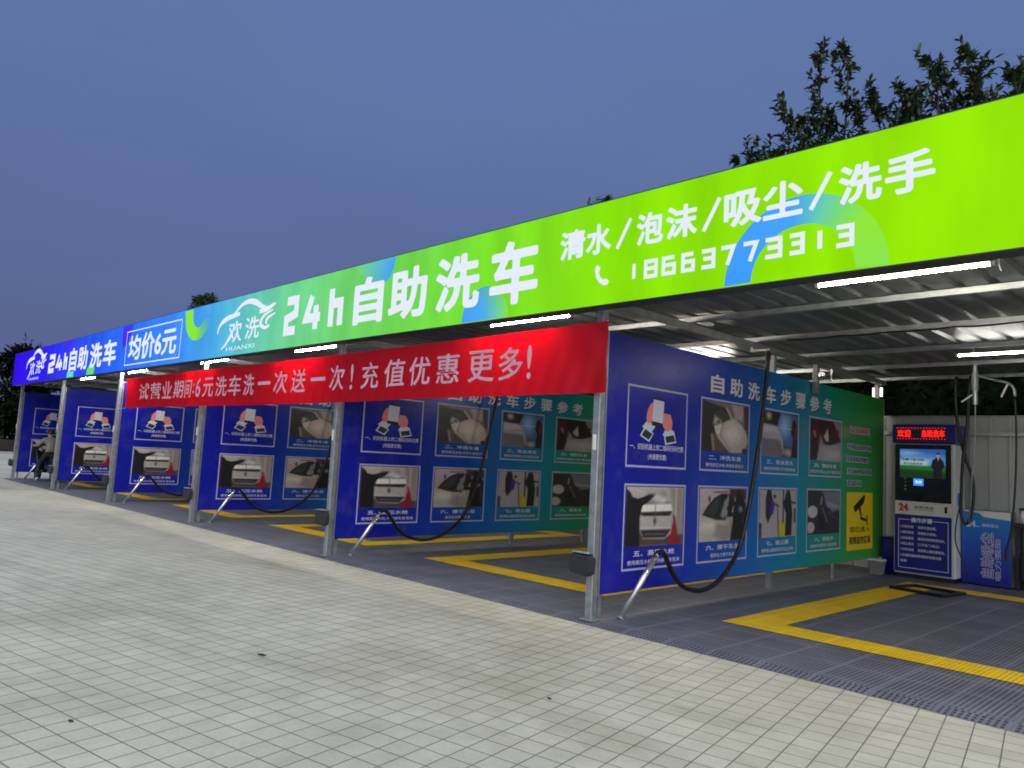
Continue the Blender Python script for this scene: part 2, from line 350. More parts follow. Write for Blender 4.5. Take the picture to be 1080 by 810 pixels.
# ------------------------------------------------------------------ lettering
_gl = {}
def glyphs(body, off):
    k = (body, off)
    if k in _gl: return _gl[k]
    c = bpy.data.curves.new('tmp', 'FONT'); c.body = body; c.offset = off; c.resolution_u = 3
    o = bpy.data.objects.new('tmp', c); COL.objects.link(o)
    dg = bpy.context.evaluated_depsgraph_get()
    me = bpy.data.meshes.new_from_object(o.evaluated_get(dg))
    v = np.zeros(len(me.vertices)*3); me.vertices.foreach_get('co', v); v = v.reshape(-1,3)
    f = [tuple(p.vertices) for p in me.polygons]
    bpy.data.objects.remove(o); bpy.data.curves.remove(c); bpy.data.meshes.remove(me)
    _gl[k] = (v, f); return _gl[k]
_bg = {}
def bold(body, off, res=56):
    """letter outline widened evenly: distance field to the outline, contoured with marching squares"""
    k = (body, round(off,4))
    if k in _bg: return _bg[k]
    c = bpy.data.curves.new('tmp', 'FONT'); c.body = body; c.fill_mode = 'NONE'; c.resolution_u = 3
    o = bpy.data.objects.new('tmp', c); COL.objects.link(o)
    me = bpy.data.meshes.new_from_object(o.evaluated_get(bpy.context.evaluated_depsgraph_get()))
    v = np.zeros(len(me.vertices)*3); me.vertices.foreach_get('co', v); v = v.reshape(-1,3)[:,:2]
    e = np.zeros(len(me.edges)*2, int); me.edges.foreach_get('vertices', e); e = e.reshape(-1,2)
    bpy.data.objects.remove(o); bpy.data.curves.remove(c); bpy.data.meshes.remove(me)
    lo = v.min(0)-off-.02; hi = v.max(0)+off+.02; st = 1.0/res
    nx, ny = int((hi[0]-lo[0])/st)+2, int((hi[1]-lo[1])/st)+2
    U, V = np.meshgrid(lo[0]+st*np.arange(nx), lo[1]+st*np.arange(ny)); U = U+1e-6; V = V+1.3e-6
    d = np.full(U.shape, 9.0); ins = np.zeros(U.shape, bool)
    for a, b in e:
        x0,y0 = v[a]; x1,y1 = v[b]; ex,ey = x1-x0,y1-y0; ll = ex*ex+ey*ey
        if ll < 1e-12: continue
        m = .12+off
        i0,i1 = np.searchsorted(U[0],[min(x0,x1)-m,max(x0,x1)+m]); j0,j1 = np.searchsorted(V[:,0],[min(y0,y1)-m,max(y0,y1)+m])
        u,w = U[j0:j1,i0:i1], V[j0:j1,i0:i1]
        t = np.clip(((u-x0)*ex+(w-y0)*ey)/ll,0,1); d[j0:j1,i0:i1] = np.minimum(d[j0:j1,i0:i1], np.hypot(u-x0-ex*t,w-y0-ey*t))
        if y0 != y1:
            r0,r1 = np.searchsorted(V[:,0],[min(y0,y1),max(y0,y1)])
            w = V[r0:r1]; ins[r0:r1] ^= U[r0:r1] < ex*(w-y0)/ey+x0
    g = np.where(ins,-d,d)-off
    vs = []; fs = []; idx = {}
    def vert(key, x, y):
        if key not in idx: idx[key] = len(vs); vs.append((x,y,0.0))
        return idx[key]
    def node(i,j): return vert(('n',i,j), U[j,i], V[j,i])
    def cut(i,j,p,q):
        a,b = (i,j),(p,q)
        if b < a: a,b = b,a
        ga,gb = g[a[1],a[0]], g[b[1],b[0]]; t = ga/(ga-gb)
        return vert(('c',a,b), U[a[1],a[0]]+(U[b[1],b[0]]-U[a[1],a[0]])*t, V[a[1],a[0]]+(V[b[1],b[0]]-V[a[1],a[0]])*t)
    neg = g < 0
    for j in range(ny-1):
        run = None
        for i in range(nx):
            full = i < nx-1 and neg[j,i] and neg[j,i+1] and neg[j+1,i] and neg[j+1,i+1]
            if full:
                if run is None: run = i
                continue
            if run is not None:
                fs.append((node(run,j),node(i,j),node(i,j+1),node(run,j+1))); run = None
            if i == nx-1: continue
            cs = [(i,j),(i+1,j),(i+1,j+1),(i,j+1)]; ng = [neg[b,a] for a,b in cs]
            if not any(ng): continue
            poly = []
            for q in range(4):
                a,b = cs[q], cs[(q+1)%4]
                if ng[q]: poly.append(node(*a))
                if ng[q] != ng[(q+1)%4]: poly.append(cut(*a,*b))
            if len(poly) > 2: fs.append(tuple(poly))
    _bg[k] = (np.array(vs), fs); return _bg[k]
BOLD_RES = 44
class Frame:
    """a flat face: origin, right, up; lift goes along right x up"""
    def __init__(s, o, r, u): s.o=Vector(o); s.r=Vector(r); s.u=Vector(u); s.n=s.r.cross(s.u)
    def p(s, a, b, l=0.0): return tuple(s.o + s.r*a + s.u*b + s.n*l)
def put_text(mb, fr, body, u0, v0, u1, v1, off=.02, lift=.003, rot=0):
    v, f = bold(body, off, BOLD_RES) if off > .0045 else glyphs(body, off)
    if len(v) == 0: return
    lo = v.min(0); hi = v.max(0); d = np.maximum(hi-lo, 1e-6)
    a = (v[:,0]-lo[0])/d[0]; b = (v[:,1]-lo[1])/d[1]
    if rot == 90: a, b = 1-b, a
    pts = [fr.p(u0+(u1-u0)*x, v0+(v1-v0)*y, lift) for x, y in zip(a, b)]
    mb.add(pts, f)
def put_line(mb, fr, pts, w, lift=.003, closed=False):
    """mitred flat stroke"""
    P = [np.array(p, float) for p in pts]; n = len(P); L=[]; R=[]
    for i in range(n):
        a = P[i-1] if (i > 0 or closed) else None
        c = P[(i+1) % n] if (i < n-1 or closed) else None
        d1 = (P[i]-a)/np.linalg.norm(P[i]-a) if a is not None else None
        d2 = (c-P[i])/np.linalg.norm(c-P[i]) if c is not None else None
        if d1 is None: d1 = d2
        if d2 is None: d2 = d1
        n1 = np.array([-d1[1], d1[0]]); n2 = np.array([-d2[1], d2[0]])
        m = n1+n2; m /= np.linalg.norm(m); k = w/2/max(.35, float(m@n1))
        L.append(P[i]+m*k); R.append(P[i]-m*k)
    rng = range(n if closed else n-1)
    for i in rng:
        j = (i+1) % n
        mb.quad(fr.p(*R[i],lift), fr.p(*R[j],lift), fr.p(*L[j],lift), fr.p(*L[i],lift))
STROKES = {'1':[([(.5,1),(.5,0)],0)], '2':[([(0,1),(1,1),(1,.54),(0,.40),(0,0),(1,0)],0)],
 '3':[([(0,1),(1,1),(1,0),(0,0)],0),([(.15,.52),(1,.52)],0)], '4':[([(.42,1),(0,.3),(1.12,.3)],0),([(.78,.68),(.78,-.08)],0)],
 '6':[([(1,1),(0,1),(0,0),(1,0),(1,.54),(0,.54)],0)], '7':[([(0,1),(1,1),(.5,-.08)],0)],
 '8':[([(0,0),(1,0),(1,1),(0,1)],1),([(0,.52),(1,.52)],0)], 'h':[([(0,1.08),(0,-.08)],0),([(0,.62),(1,.62),(1,-.08)],0)]}
def put_digit(mb, fr, ch, u0, v0, u1, v1, w, lift=.003):
    h = w/2
    for k, (pts, cl) in enumerate(STROKES[ch]):
        q = [(u0+h+(u1-u0-w)*a, v0+h+(v1-v0-w)*b) for a, b in pts]
        put_line(mb, fr, q, w, lift+.0012*k, bool(cl))
def ring(mb, fr, u0, v0, u1, v1, w, lift=.002):
    a,b,c,d = [(u0,v0),(u1,v0),(u1,v1),(u0,v1)], [(u0+w,v0+w),(u1-w,v0+w),(u1-w,v1-w),(u0+w,v1-w)], 0, 0
    for i in range(4):
        j = (i+1) % 4
        mb.quad(fr.p(*a[i],lift), fr.p(*a[j],lift), fr.p(*b[j],lift), fr.p(*b[i],lift))
def rect(mb, fr, u0, v0, u1, v1, lift=.001):
    mb.quad(fr.p(u0,v0,lift), fr.p(u1,v0,lift), fr.p(u1,v1,lift), fr.p(u0,v1,lift))

# printed pictures -> colour attribute
def sd_poly(U, V, pts):
    d = np.full(U.shape, 1e9); inside = np.zeros(U.shape, bool); n = len(pts)
    for i in range(n):
        (x0,y0),(x1,y1) = pts[i], pts[(i+1) % n]
        ex,ey = x1-x0,y1-y0; t = np.clip(((U-x0)*ex+(V-y0)*ey)/(ex*ex+ey*ey+1e-12),0,1)
        d = np.minimum(d, np.hypot(U-x0-ex*t, V-y0-ey*t))
        with np.errstate(divide='ignore', invalid='ignore'):
            inside ^= ((y0>V)!=(y1>V)) & (U < ex*(V-y0)/(ey if ey else 1e-12)+x0)
    return np.where(inside, -d, d)
def paint(layers, n=84, seed=1, grain=.03, lift=10):
    U, V = np.meshgrid(np.linspace(0,1,n), np.linspace(0,1,n))
    img = np.zeros((n,n,3)); rs = np.random.RandomState(seed)
    for L in layers:
        if L[0] == 'bg': img[:] = L[1]; continue
        if L[0] == 'grad':
            t = V[...,None]; img[:] = np.array(L[1])*(1-t)+np.array(L[2])*t; continue
        soft = L[3] if len(L) > 3 else .03
        if L[0] == 'e':
            cx,cy,rx,ry = L[1]; s = (np.hypot((U-cx)/rx,(V-cy)/ry)-1)*min(rx,ry)
        elif L[0] == 'l':
            (x0,y0),(x1,y1),w = L[1]; ex,ey = x1-x0,y1-y0
            t = np.clip(((U-x0)*ex+(V-y0)*ey)/(ex*ex+ey*ey),0,1); s = np.hypot(U-x0-ex*t,V-y0-ey*t)-w
        else: s = sd_poly(U,V,L[1])
        a = np.clip(.5-s/soft,0,1)[...,None]; img = img*(1-a)+np.array(L[2],float)*a
    g = rs.normal(0,1,(n,n)); g = (g+np.roll(g,1,0)+np.roll(g,1,1)+np.roll(g,-1,0))/2.2
    img = np.clip((img*(1+grain*g[...,None]))*1.08+lift,0,255)/255
    return np.where(img <= .04045, img/12.92, ((img+.055)/1.055)**2.4)
def picture(name, fr, u0, v0, u1, v1, img, mat, parent, lift=.002):
    n = img.shape[0]; vs=[]; fs=[]
    for j in range(n):
        for i in range(n):
            vs.append(fr.p(u0+(u1-u0)*i/(n-1), v0+(v1-v0)*j/(n-1), lift))
    for j in range(n-1):
        for i in range(n-1):
            fs.append((j*n+i, j*n+i+1, (j+1)*n+i+1, (j+1)*n+i))
    mb = MB(); mb.v = vs; mb.f = fs
    o = mb.build(name, mat, parent)
    at = o.data.color_attributes.new('Col', 'FLOAT_COLOR', 'POINT')
    c = np.ones((n*n,4)); c[:,:3] = img.reshape(-1,3); at.data.foreach_set('color', c.ravel())
    return o
def colour_verts(o, cols):
    at = o.data.color_attributes.new('Col', 'FLOAT_COLOR', 'POINT')
    c = np.ones((len(cols),4)); c[:,:3] = cols; at.data.foreach_set('color', c.ravel())

# ------------------------------------------------------------------ layout
S = 4.5
X = [-4.4507 - S*i for i in range(-1, 6)]      # post lines; X[1] is the one by the banner's end
XE, XW = X[0], X[6]
ZS0, ZS1, YS = 2.8138, 3.7613, -0.263
BACK = 7.2

# ground
g = MB(); g.quad((-60,-60,-.02),(40,-60,-.02),(40,9,-.02),(-60,9,-.02)); tag(g.build('paved_ground', M['pavers']), kind='structure')
M['dirt'] = simple('far ground', (.10,.095,.085), .95, 0, .3, .3, linear=True)
g = MB(); g.quad((-600,-600,-.05),(600,-600,-.05),(600,600,-.05),(-600,600,-.05)); tag(g.build('distant_ground', M['dirt']), kind='structure')
M['kerb'] = simple('kerb stone', (.30,.30,.29), .8, 0, .2, 3, linear=True)
g = MB(); g.box(-60.3,-60,-60,9,-.04,.1,.015); tag(g.build('kerb', M['kerb']), kind='structure')
# grating floor
g = MB(); g.quad((XW-.6,0,0),(XE+.15,0,0),(XE+.15,BACK,0),(XW-.6,BACK,0)); tag(g.build('grating_floor', M['grate']), kind='structure')
g = MB(); g.quad((XW-.6,-.128,-.017),(XE+.15,-.128,-.017),(XE+.15,0,0),(XW-.6,0,0)); g.quad((XW-.6,-.128,-.03),(XE+.15,-.128,-.03),(XE+.15,-.128,-.017),(XW-.6,-.128,-.017))
tag(g.build('floor_edge_ramp', M['grate_edge']), kind='structure')
# yellow rectangles
BN = ['in front of the payment machine', 'seen under the right half of the red banner', 'beyond the second divider panel', 'beyond the third divider panel', 'beyond the left end of the banner', 'beside the parked scooter']
def marking():
    m = MB(); a = X[1]
    x0,x1,y0,y1 = a+.692, a+3.81, 1.0685, 6.05
    o=[(x0,y0),(x1,y0),(x1,y1),(x0,y1)]; i=[(x0+.435,y0+.40),(x1-.435,y0+.40),(x1-.435,y1-.42),(x0+.435,y1-.42)]
    for k in range(4):
        l=(k+1)%4; m.quad((*o[k],.005),(*o[l],.005),(*i[l],.005),(*i[k],.005))
    return m
mk = marking().build('bay_marking', M['grate_yellow'])
for k in range(6):
    o = mk if k == 0 else copy_tree(mk)
    o.location = (-S*k, 0, 0)
    tag(o, 'yellow tile rectangle on the floor ' + BN[k], 'floor marking', 'yellow bay rectangles on the floor')

# canopy
cn = empty('wash_canopy', (X[3], 3.5, 0)); tag(cn, 'long open steel canopy with zinc roof over the row of wash bays', 'canopy')
m = MB(); z = 3.0; p = .25; x = XW-.35; prof = []
while x < XE+.3:
    prof += [(x,z),(x+.165,z),(x+.185,z+.032),(x+.23,z+.032),(x+.25,z)]; x += p
pr = []
for q in prof:
    if not pr or abs(q[0]-pr[-1][0]) > 1e-5: pr.append(q)
n = len(pr); ys = [-.22, 1.43, 2.85, 4.25, 5.67, BACK+.25]
vs = []; fs = []
for j, y in enumerate(ys):
    for q in pr: vs.append((q[0], y, q[1]+.004*(j % 2)))
for j in range(len(ys)-1):
    for i in range(n-1): fs.append((j*n+i, j*n+i+1, (j+1)*n+i+1, (j+1)*n+i))
m.add(vs, fs); rf = m.build('roof', M['roof'], cn, world=True)
sol = rf.modifiers.new('s','SOLIDIFY'); sol.thickness = .003; sol.offset = 1
for y in (.02, 1.43, 2.85, 4.25, 5.67, 7.08):
    m = MB(); m.box(XW-.35, XE+.3, y-.025, y+.025, 2.945, 2.996)
    m.build('purlin', M['galv'], cn, world=True)
for i, x in enumerate(X):
    m = MB(); m.box(x-.03, x+.03, .045, BACK-.1, 2.87, 2.942); m.build('beam', M['galv_dull'], cn, world=True)
    m = MB(); m.box(x-.04, x+.04, -.04, .04, 0, 2.942, .006); po = m.build('post', M['galv'], cn, world=True)
    m = MB(); m.box(x-.075, x+.075, -.075, .075, .001, .009); m.build('base_plate', M['galv_dull'], po).location = tuple(-Vector(cn.location))
    m = MB(); m.box(x-.02, x+.02, -.056, -.0405, 1.52, 1.66, .005); m.build('latch', M['white_plastic'], po).location = tuple(-Vector(cn.location))
    for y in (3.45, 6.9):
        m = MB(); m.box(x-.075, x-.015, y-.03, y+.03, 0, 2.868); m.build('post', M['galv_dull'], cn, world=True)

# back wall
bw = empty('corrugated_wall', (X[3], BACK, 0)); tag(bw, 'pale corrugated sheet wall closing the back of the bays', 'wall')
m = MB(); x = XW-.3; prof = []
while x < XE+.25:
    prof += [(x,BACK),(x+.19,BACK),(x+.2,BACK-.022),(x+.235,BACK-.022)]; x += .245
n = len(prof); m.add([(a,b,0.0) for a,b in prof]+[(a,b,2.375) for a,b in prof], [(i,i+1,n+i+1,n+i) for i in range(n-1)])
w = m.build('wall_sheet', M['wall_sheet'], bw, world=True); w.modifiers.new('s','SOLIDIFY').thickness = .004
m = MB(); m.box(XW-.3, XE+.25, BACK-.09, BACK-.035, 2.10, 2.155); m.build('rail', M['galv'], bw, world=True)
m = MB(); m.box(XW-.3, XE+.25, BACK-.03, BACK+.02, 2.377, 2.40); m.build('cap_strip', M['galv_dull'], bw, world=True)

# ------------------------------------------------------------------ lit fascia sign
sg = empty('lightbox_sign', (-13.4, YS, ZS0)); tag(sg, 'long glowing fascia sign fading from violet blue through cyan to lime green above the bays', 'sign')
sx0, sx1 = XW-.12, .25
F = Frame((0, YS, 0), (1,0,0), (0,0,1))
def on_sign(mb, name, mat): return mb.build(name, mat, sg, world=True)
m = MB(); rect(m, F, sx0, ZS0, sx1, ZS1, 0); on_sign(m, 'sign_face', M['sign'])
m = MB(); m.box(sx0, sx1, YS+.004, -.045, ZS0+.002, ZS1-.002); on_sign(m, 'sign_case', M['sign_case'])
m = MB()
m.box(sx0-.012, sx1+.012, YS-.003, YS+.02, ZS0-.010, ZS0-.001); on_sign(m, 'edge_trim', M['sign_case'])
m = MB(); m.box(sx0-.012, sx1+.012, YS-.003, YS+.02, ZS1+.001, ZS1+.007); on_sign(m, 'edge_trim', M['sign_case'])
# printed shapes
def blob(pts_uv, colf, name='printed_shape', lift=.0015, sub=0):
    m = MB(); pts = [F.p(u,v,lift) for u,v in pts_uv]; m.poly(pts)
    o = on_sign(m, name, M['sign_print']); colour_verts(o, [lin(colf(u,v)) for u,v in pts_uv]); return o
def band(inner, outer, colf, name='printed_shape', lift=.0015):
    n = len(inner); m = MB(); m.add([F.p(*q,lift) for q in inner]+[F.p(*q,lift) for q in outer], [(i,n+i,n+i+1,i+1) for i in range(n-1)])
    o = on_sign(m, name, M['sign_print']); colour_verts(o, [lin(colf(i/(n-1))) for i in range(n)]*2); return o
def mixc(a,b,t): return tuple(p+(q-p)*t for p,q in zip(a,b))
def arc(cx,cz,r,a0,a1,n=40,k=1.0): return [(cx+r*math.cos(math.radians(a0+(a1-a0)*i/n)), cz+k*r*math.sin(math.radians(a0+(a1-a0)*i/n))) for i in range(n+1)]
def ringcol(t):
    if t < .45: return mixc((48,150,250),(58,158,245),t/.45)
    if t < .6: return mixc((58,158,245),(95,205,170),(t-.45)/.15)
    if t < .78: return mixc((95,205,170),(140,228,40),(t-.6)/.18)
    return mixc((142,229,20),(134,226,60),min(1,(t-.78)/.2))
band(arc(-2.43,2.815,.39,178,2), arc(-2.43,2.815,.61,179.5,.5), ringcol)
# U shape in lime on the blue part
def ucol(t): return (130,232,8) if t < .45 else mixc((130,232,8),(60,150,240),(t-.45)/.55)
zc = 3.74
band([(-13.55,zc)]+arc(-13.28,3.66,.27,190,350,30), [(-13.92,zc)]+arc(-13.32,3.62,.55,186,352,30,.82), ucol)
# top quarter between the first two big characters
def q1():
    pts = [(-8.35,3.755),(-7.47,3.755),(-7.50,3.62),(-7.58,3.50),(-7.72,3.44),(-7.95,3.50),(-8.2,3.62)]
    def c(u,v): return mixc(sign_rgb(-8.3),(62,158,245),max(0,min(1,(u+8.3)/.7)))
    blob(pts, c)
q1()
def q2():
    cx = -5.82; outer = arc(cx,2.82,.36,180,0,24); 
    m = MB(); m.add([F.p(cx,2.82,.0015)]+[F.p(u,v,.0015) for u,v in outer], [(0,i+2,i+1) for i in range(24)])
    o = on_sign(m,'printed_shape',M['sign_print']); colour_verts(o,[lin((70,170,235))]+[lin(mixc((60,155,248),sign_rgb(-5.5),max(0,(u-cx+.2)/.56)**1.2)) for u,v in outer])
q2()
blob([(-17.28,3.755),(-16.62,3.755),(-16.72,3.55),(-16.9,3.36),(-17.2,3.28),(-17.26,3.5)], lambda u,v: mixc((58,0,225),(50,60,245),max(0,(v-3.5)*2)))
blob([(-21.5,3.755),(-20.75,3.755),(-21.1,3.60),(-21.42,3.60)], lambda u,v: (58,0,235))
blob([(-21.25,2.82),(-20.66,2.82),(-20.66,2.96),(-21.2,2.96)], lambda u,v: mixc((80,210,230),(110,225,160),(u+21.25)/.6))
blob([(-19.6,2.82),(-19.05,2.82),(-19.0,2.95),(-19.3,3.1),(-19.55,2.96)], lambda u,v: (95,225,60))
# lettering
W = M['sign_white']
m = MB(); w = .155
for ch,a,b in (('2',-10.16,-9.76),('4',-9.60,-9.13),('h',-8.94,-8.58)): put_digit(m, F, ch, a, 2.99, b, 3.56, .13)
for ch,a,b,za,zb in (('自',-8.33,-7.68,2.98,3.58),('助',-7.56,-6.82,2.97,3.58),('洗',-6.66,-5.92,2.97,3.59),('车',-5.76,-5.07,2.94,3.60)): put_text(m, F, ch, a, za, b, zb, .034)
on_sign(m, 'title_lettering', W)
m = MB()
for ch,a,b in (('清',-4.79,-4.48),('水',-4.47,-4.18),('泡',-3.90,-3.63),('沫',-3.60,-3.30),('吸',-3.06,-2.74),('尘',-2.73,-2.42),('洗',-2.16,-1.87),('手',-1.85,-1.54)): put_text(m, F, ch, a, 3.285, b, 3.565, .030)
for a in (-4.13,-3.26,-2.38): put_line(m, F, [(a+.02,3.30),(a+.16,3.55)], .035)
on_sign(m, 'service_lettering', W)
m = MB()
for ch,a,b in zip('18663773313', (-3.99,-3.81,-3.63,-3.44,-3.265,-3.09,-2.90,-2.72,-2.53,-2.36,-2.19), (-3.84,-3.67,-3.49,-3.31,-3.125,-2.95,-2.76,-2.57,-2.40,-2.22,-2.05)):
    put_digit(m, F, ch, a, 2.985, b, 3.15, .034)
on_sign(m, 'phone_number', W)
m = MB()   # handset icon
h = [(-4.345,3.165),(-4.325,3.185),(-4.29,3.155),(-4.305,3.115),(-4.29,3.07),(-4.255,3.04),(-4.215,3.045),(-4.185,3.015),(-4.20,2.99),(-4.24,2.985),(-4.30,3.02),(-4.335,3.07),(-4.35,3.13)]
m.poly([F.p(u,v,.003) for u,v in reversed(h)]); on_sign(m, 'phone_icon', W)
def car_logo(x0, x1, z0, z1, lw):
    """swoosh car outline with two characters under it"""
    def q(u,v): return (x0+(x1-x0)*u, z0+(z1-z0)*v)
    def crv(pts, ws):
        P = spline([(a,b,0) for a,b in pts], 8); mb2 = []
        return [(p.x,p.y) for p in P]
    m = MB()
    def taper(pts, w0, w1, w2):
        P = [q(*p) for p in crv(pts,0)]; n = len(P); L=[]; R=[]
        for i in range(n):
            a=np.array(P[max(0,i-1)]); b=np.array(P[min(n-1,i+1)]); d=(b-a)/np.linalg.norm(b-a); nn=np.array([-d[1],d[0]])
            t=i/(n-1); ww = (w0+(w1-w0)*t*2 if t<.5 else w1+(w2-w1)*(t-.5)*2)*lw/2
            L.append(np.array(P[i])+nn*ww); R.append(np.array(P[i])-nn*ww)
        for i in range(n-1): m.quad(F.p(*R[i],.003),F.p(*R[i+1],.003),F.p(*L[i+1],.003),F.p(*L[i],.003))
    taper([(0,.40),(.04,.58),(.14,.70),(.28,.75),(.40,.77)], .4,1.2,.8)
    taper([(.30,.79),(.42,.95),(.54,1.0),(.66,.95),(.80,.80),(.88,.77),(.97,.84)], .5,1.3,.3)
    taper([(.74,.72),(.86,.73),(.96,.80),(1.0,.83)], .9,.8,.2)
    taper([(.96,.70),(.84,.63),(.78,.52),(.78,.42),(.85,.35),(.92,.38)], .3,1.0,.5)
    taper([(1.0,.62),(.90,.56),(.86,.48),(.88,.42)], .3,.8,.4)
    taper([(.10,.02),(.18,.12),(.24,.26),(.27,.34)], .3,.8,.5)
    put_text(m, F, '欢', *q(.22,.14), *q(.46,.62), .012, .0045); put_text(m, F, '洗', *q(.52,.16), *q(.76,.64), .012, .0045)
    put_text(m, F, 'HUANXI', *q(.20,-.04), *q(.70,.05), .004, .0045)
    on_sign(m, 'car_logo', W)
car_logo(-12.45, -10.45, 2.92, 3.64, .075)
car_logo(-25.5, -23.35, 2.92, 3.70, .10)
m = MB()
for ch,a,b in (('2',-23.05,-22.45),('4',-22.3,-21.75),('h',-21.62,-21.3)): put_digit(m, F, ch, a, 3.0, b, 3.5, .13)
for ch,a,b in (('自',-21.12,-20.5),('助',-20.38,-19.62),('洗',-19.45,-18.55),('车',-18.45,-17.58)): put_text(m, F, ch, a, 2.96, b, 3.54, .032)
on_sign(m, 'small_title_lettering', W)
m = MB(); put_text(m, F, '均价6元', -16.8, 2.99, -14.22, 3.52, .028); on_sign(m, 'price_lettering', W)
m = MB(); ring(m, F, -16.98, 2.90, -14.02, 3.62, .022, .003); on_sign(m, 'price_frame', W)

# ------------------------------------------------------------------ red banner
bn = empty('red_banner', (-10.8, -.08, 2.4)); tag(bn, 'long red cloth banner with pale lettering strung across the posts under the sign', 'banner')
def ban(x, t):
    """a point on the banner: t 0 bottom .. 1 top"""
    s = (x+17.2)/12.90
    z0 = 2.035+.008*math.sin(s*9)-.012*math.sin(math.pi*s); z1 = 2.655+.04*s+.006*math.sin(s*7)-.012*math.sin(math.pi*s)
    y = -.10 + .010*math.sin(x*2.1+.5)*(1-.5*t) + .006*math.sin(x*5.3+t*2) - .03*math.sin(math.pi*s)*(.5+.5*(1-t)) + .006*math.sin(x*13+t*5)*math.sin(x*1.7) + .004*math.sin(x*29-t*7)*(1-t) + .012*math.exp(-((s-.985)/.02)**2)*math.sin(t*9)
    return Vector((x, y, z0+(z1-z0)*t))
m = MB(); nx, nz = 420, 12
m.add([ban(-17.2+12.90*i/nx, j/nz) for j in range(nz+1) for i in range(nx+1)], [(j*(nx+1)+i, j*(nx+1)+i+1, (j+1)*(nx+1)+i+1, (j+1)*(nx+1)+i) for j in range(nz) for i in range(nx)])
m.build('banner_cloth', M['cloth'], bn, smooth=True, world=True)
class BF:
    def p(s, a, b, l=0.0):
        q = ban(a, 0); t = (b-2.045)/.63; q = ban(a, t); return (q.x, q.y-l-.002, q.z)
m = MB(); bf = BF()
bx = [('试',-16.37,-15.62),('营',-15.5,-14.95),('业',-14.85,-14.3),('期',-14.2,-13.75),('间',-13.66,-13.2),(':',-13.1,-13.0),('6',-12.92,-12.62)]
us = 'x'
cols = [('试',-16.35,-15.6),('营',-15.48,-14.85),('业',-14.78,-14.28),('期',-14.2,-13.72),('间',-13.66,-13.30),]
seq = [('试',-16.37,-15.72),('营',-15.62,-15.02),('业',-14.95,-14.42),('期',-14.34,-13.90),('间',-13.84,-13.5),(':',-13.42,-13.36),('6',-13.30,-13.02)]
lst = [('试',-16.37,-15.80),('营',-15.71,-15.19),('业',-15.10,-14.62),('期',-14.53,-14.10),('间',-14.02,-13.68),(':',-13.60,-13.55),('6',-13.46,-13.26),('元',-13.16,-12.73),('洗',-12.63,-12.2),('车',-12.14,-11.71),('洗',-11.61,-11.23),('一',-11.10,-10.71),('次',-10.59,-10.16),('送',-10.02,-9.64),('一',-9.50,-9.13),('次',-9.01,-8.65),('!',-8.52,-8.46),('充',-8.26,-7.88),('值',-7.74,-7.32),('优',-7.24,-6.85),('惠',-6.73,-6.34),('更',-6.19,-5.8),('多',-5.73,-5.37),('!',-5.31,-5.25)]
for ch,a,b in lst:
    if ch == '一': z0,z1 = 2.345,2.395
    elif ch == ':': z0,z1 = 2.27,2.45
    else: z0,z1 = 2.20,2.53
    put_text(m, bf, ch, a, z0, b, z1, .011, .005)
m.build('banner_lettering', M['cloth_print'], bn, world=True)
for x in (-17.2,-4.30):
    for t in (0,1):
        m = MB(); q = ban(x,t); e = Vector((X[1] if x > -10 else X[4], -.045, q.z+.01)); m.tube([q, (q+e)/2+Vector((0,0,-.004)), e], .004, 5); m.build('tie_cord', M['white_plastic'], bn, world=True)

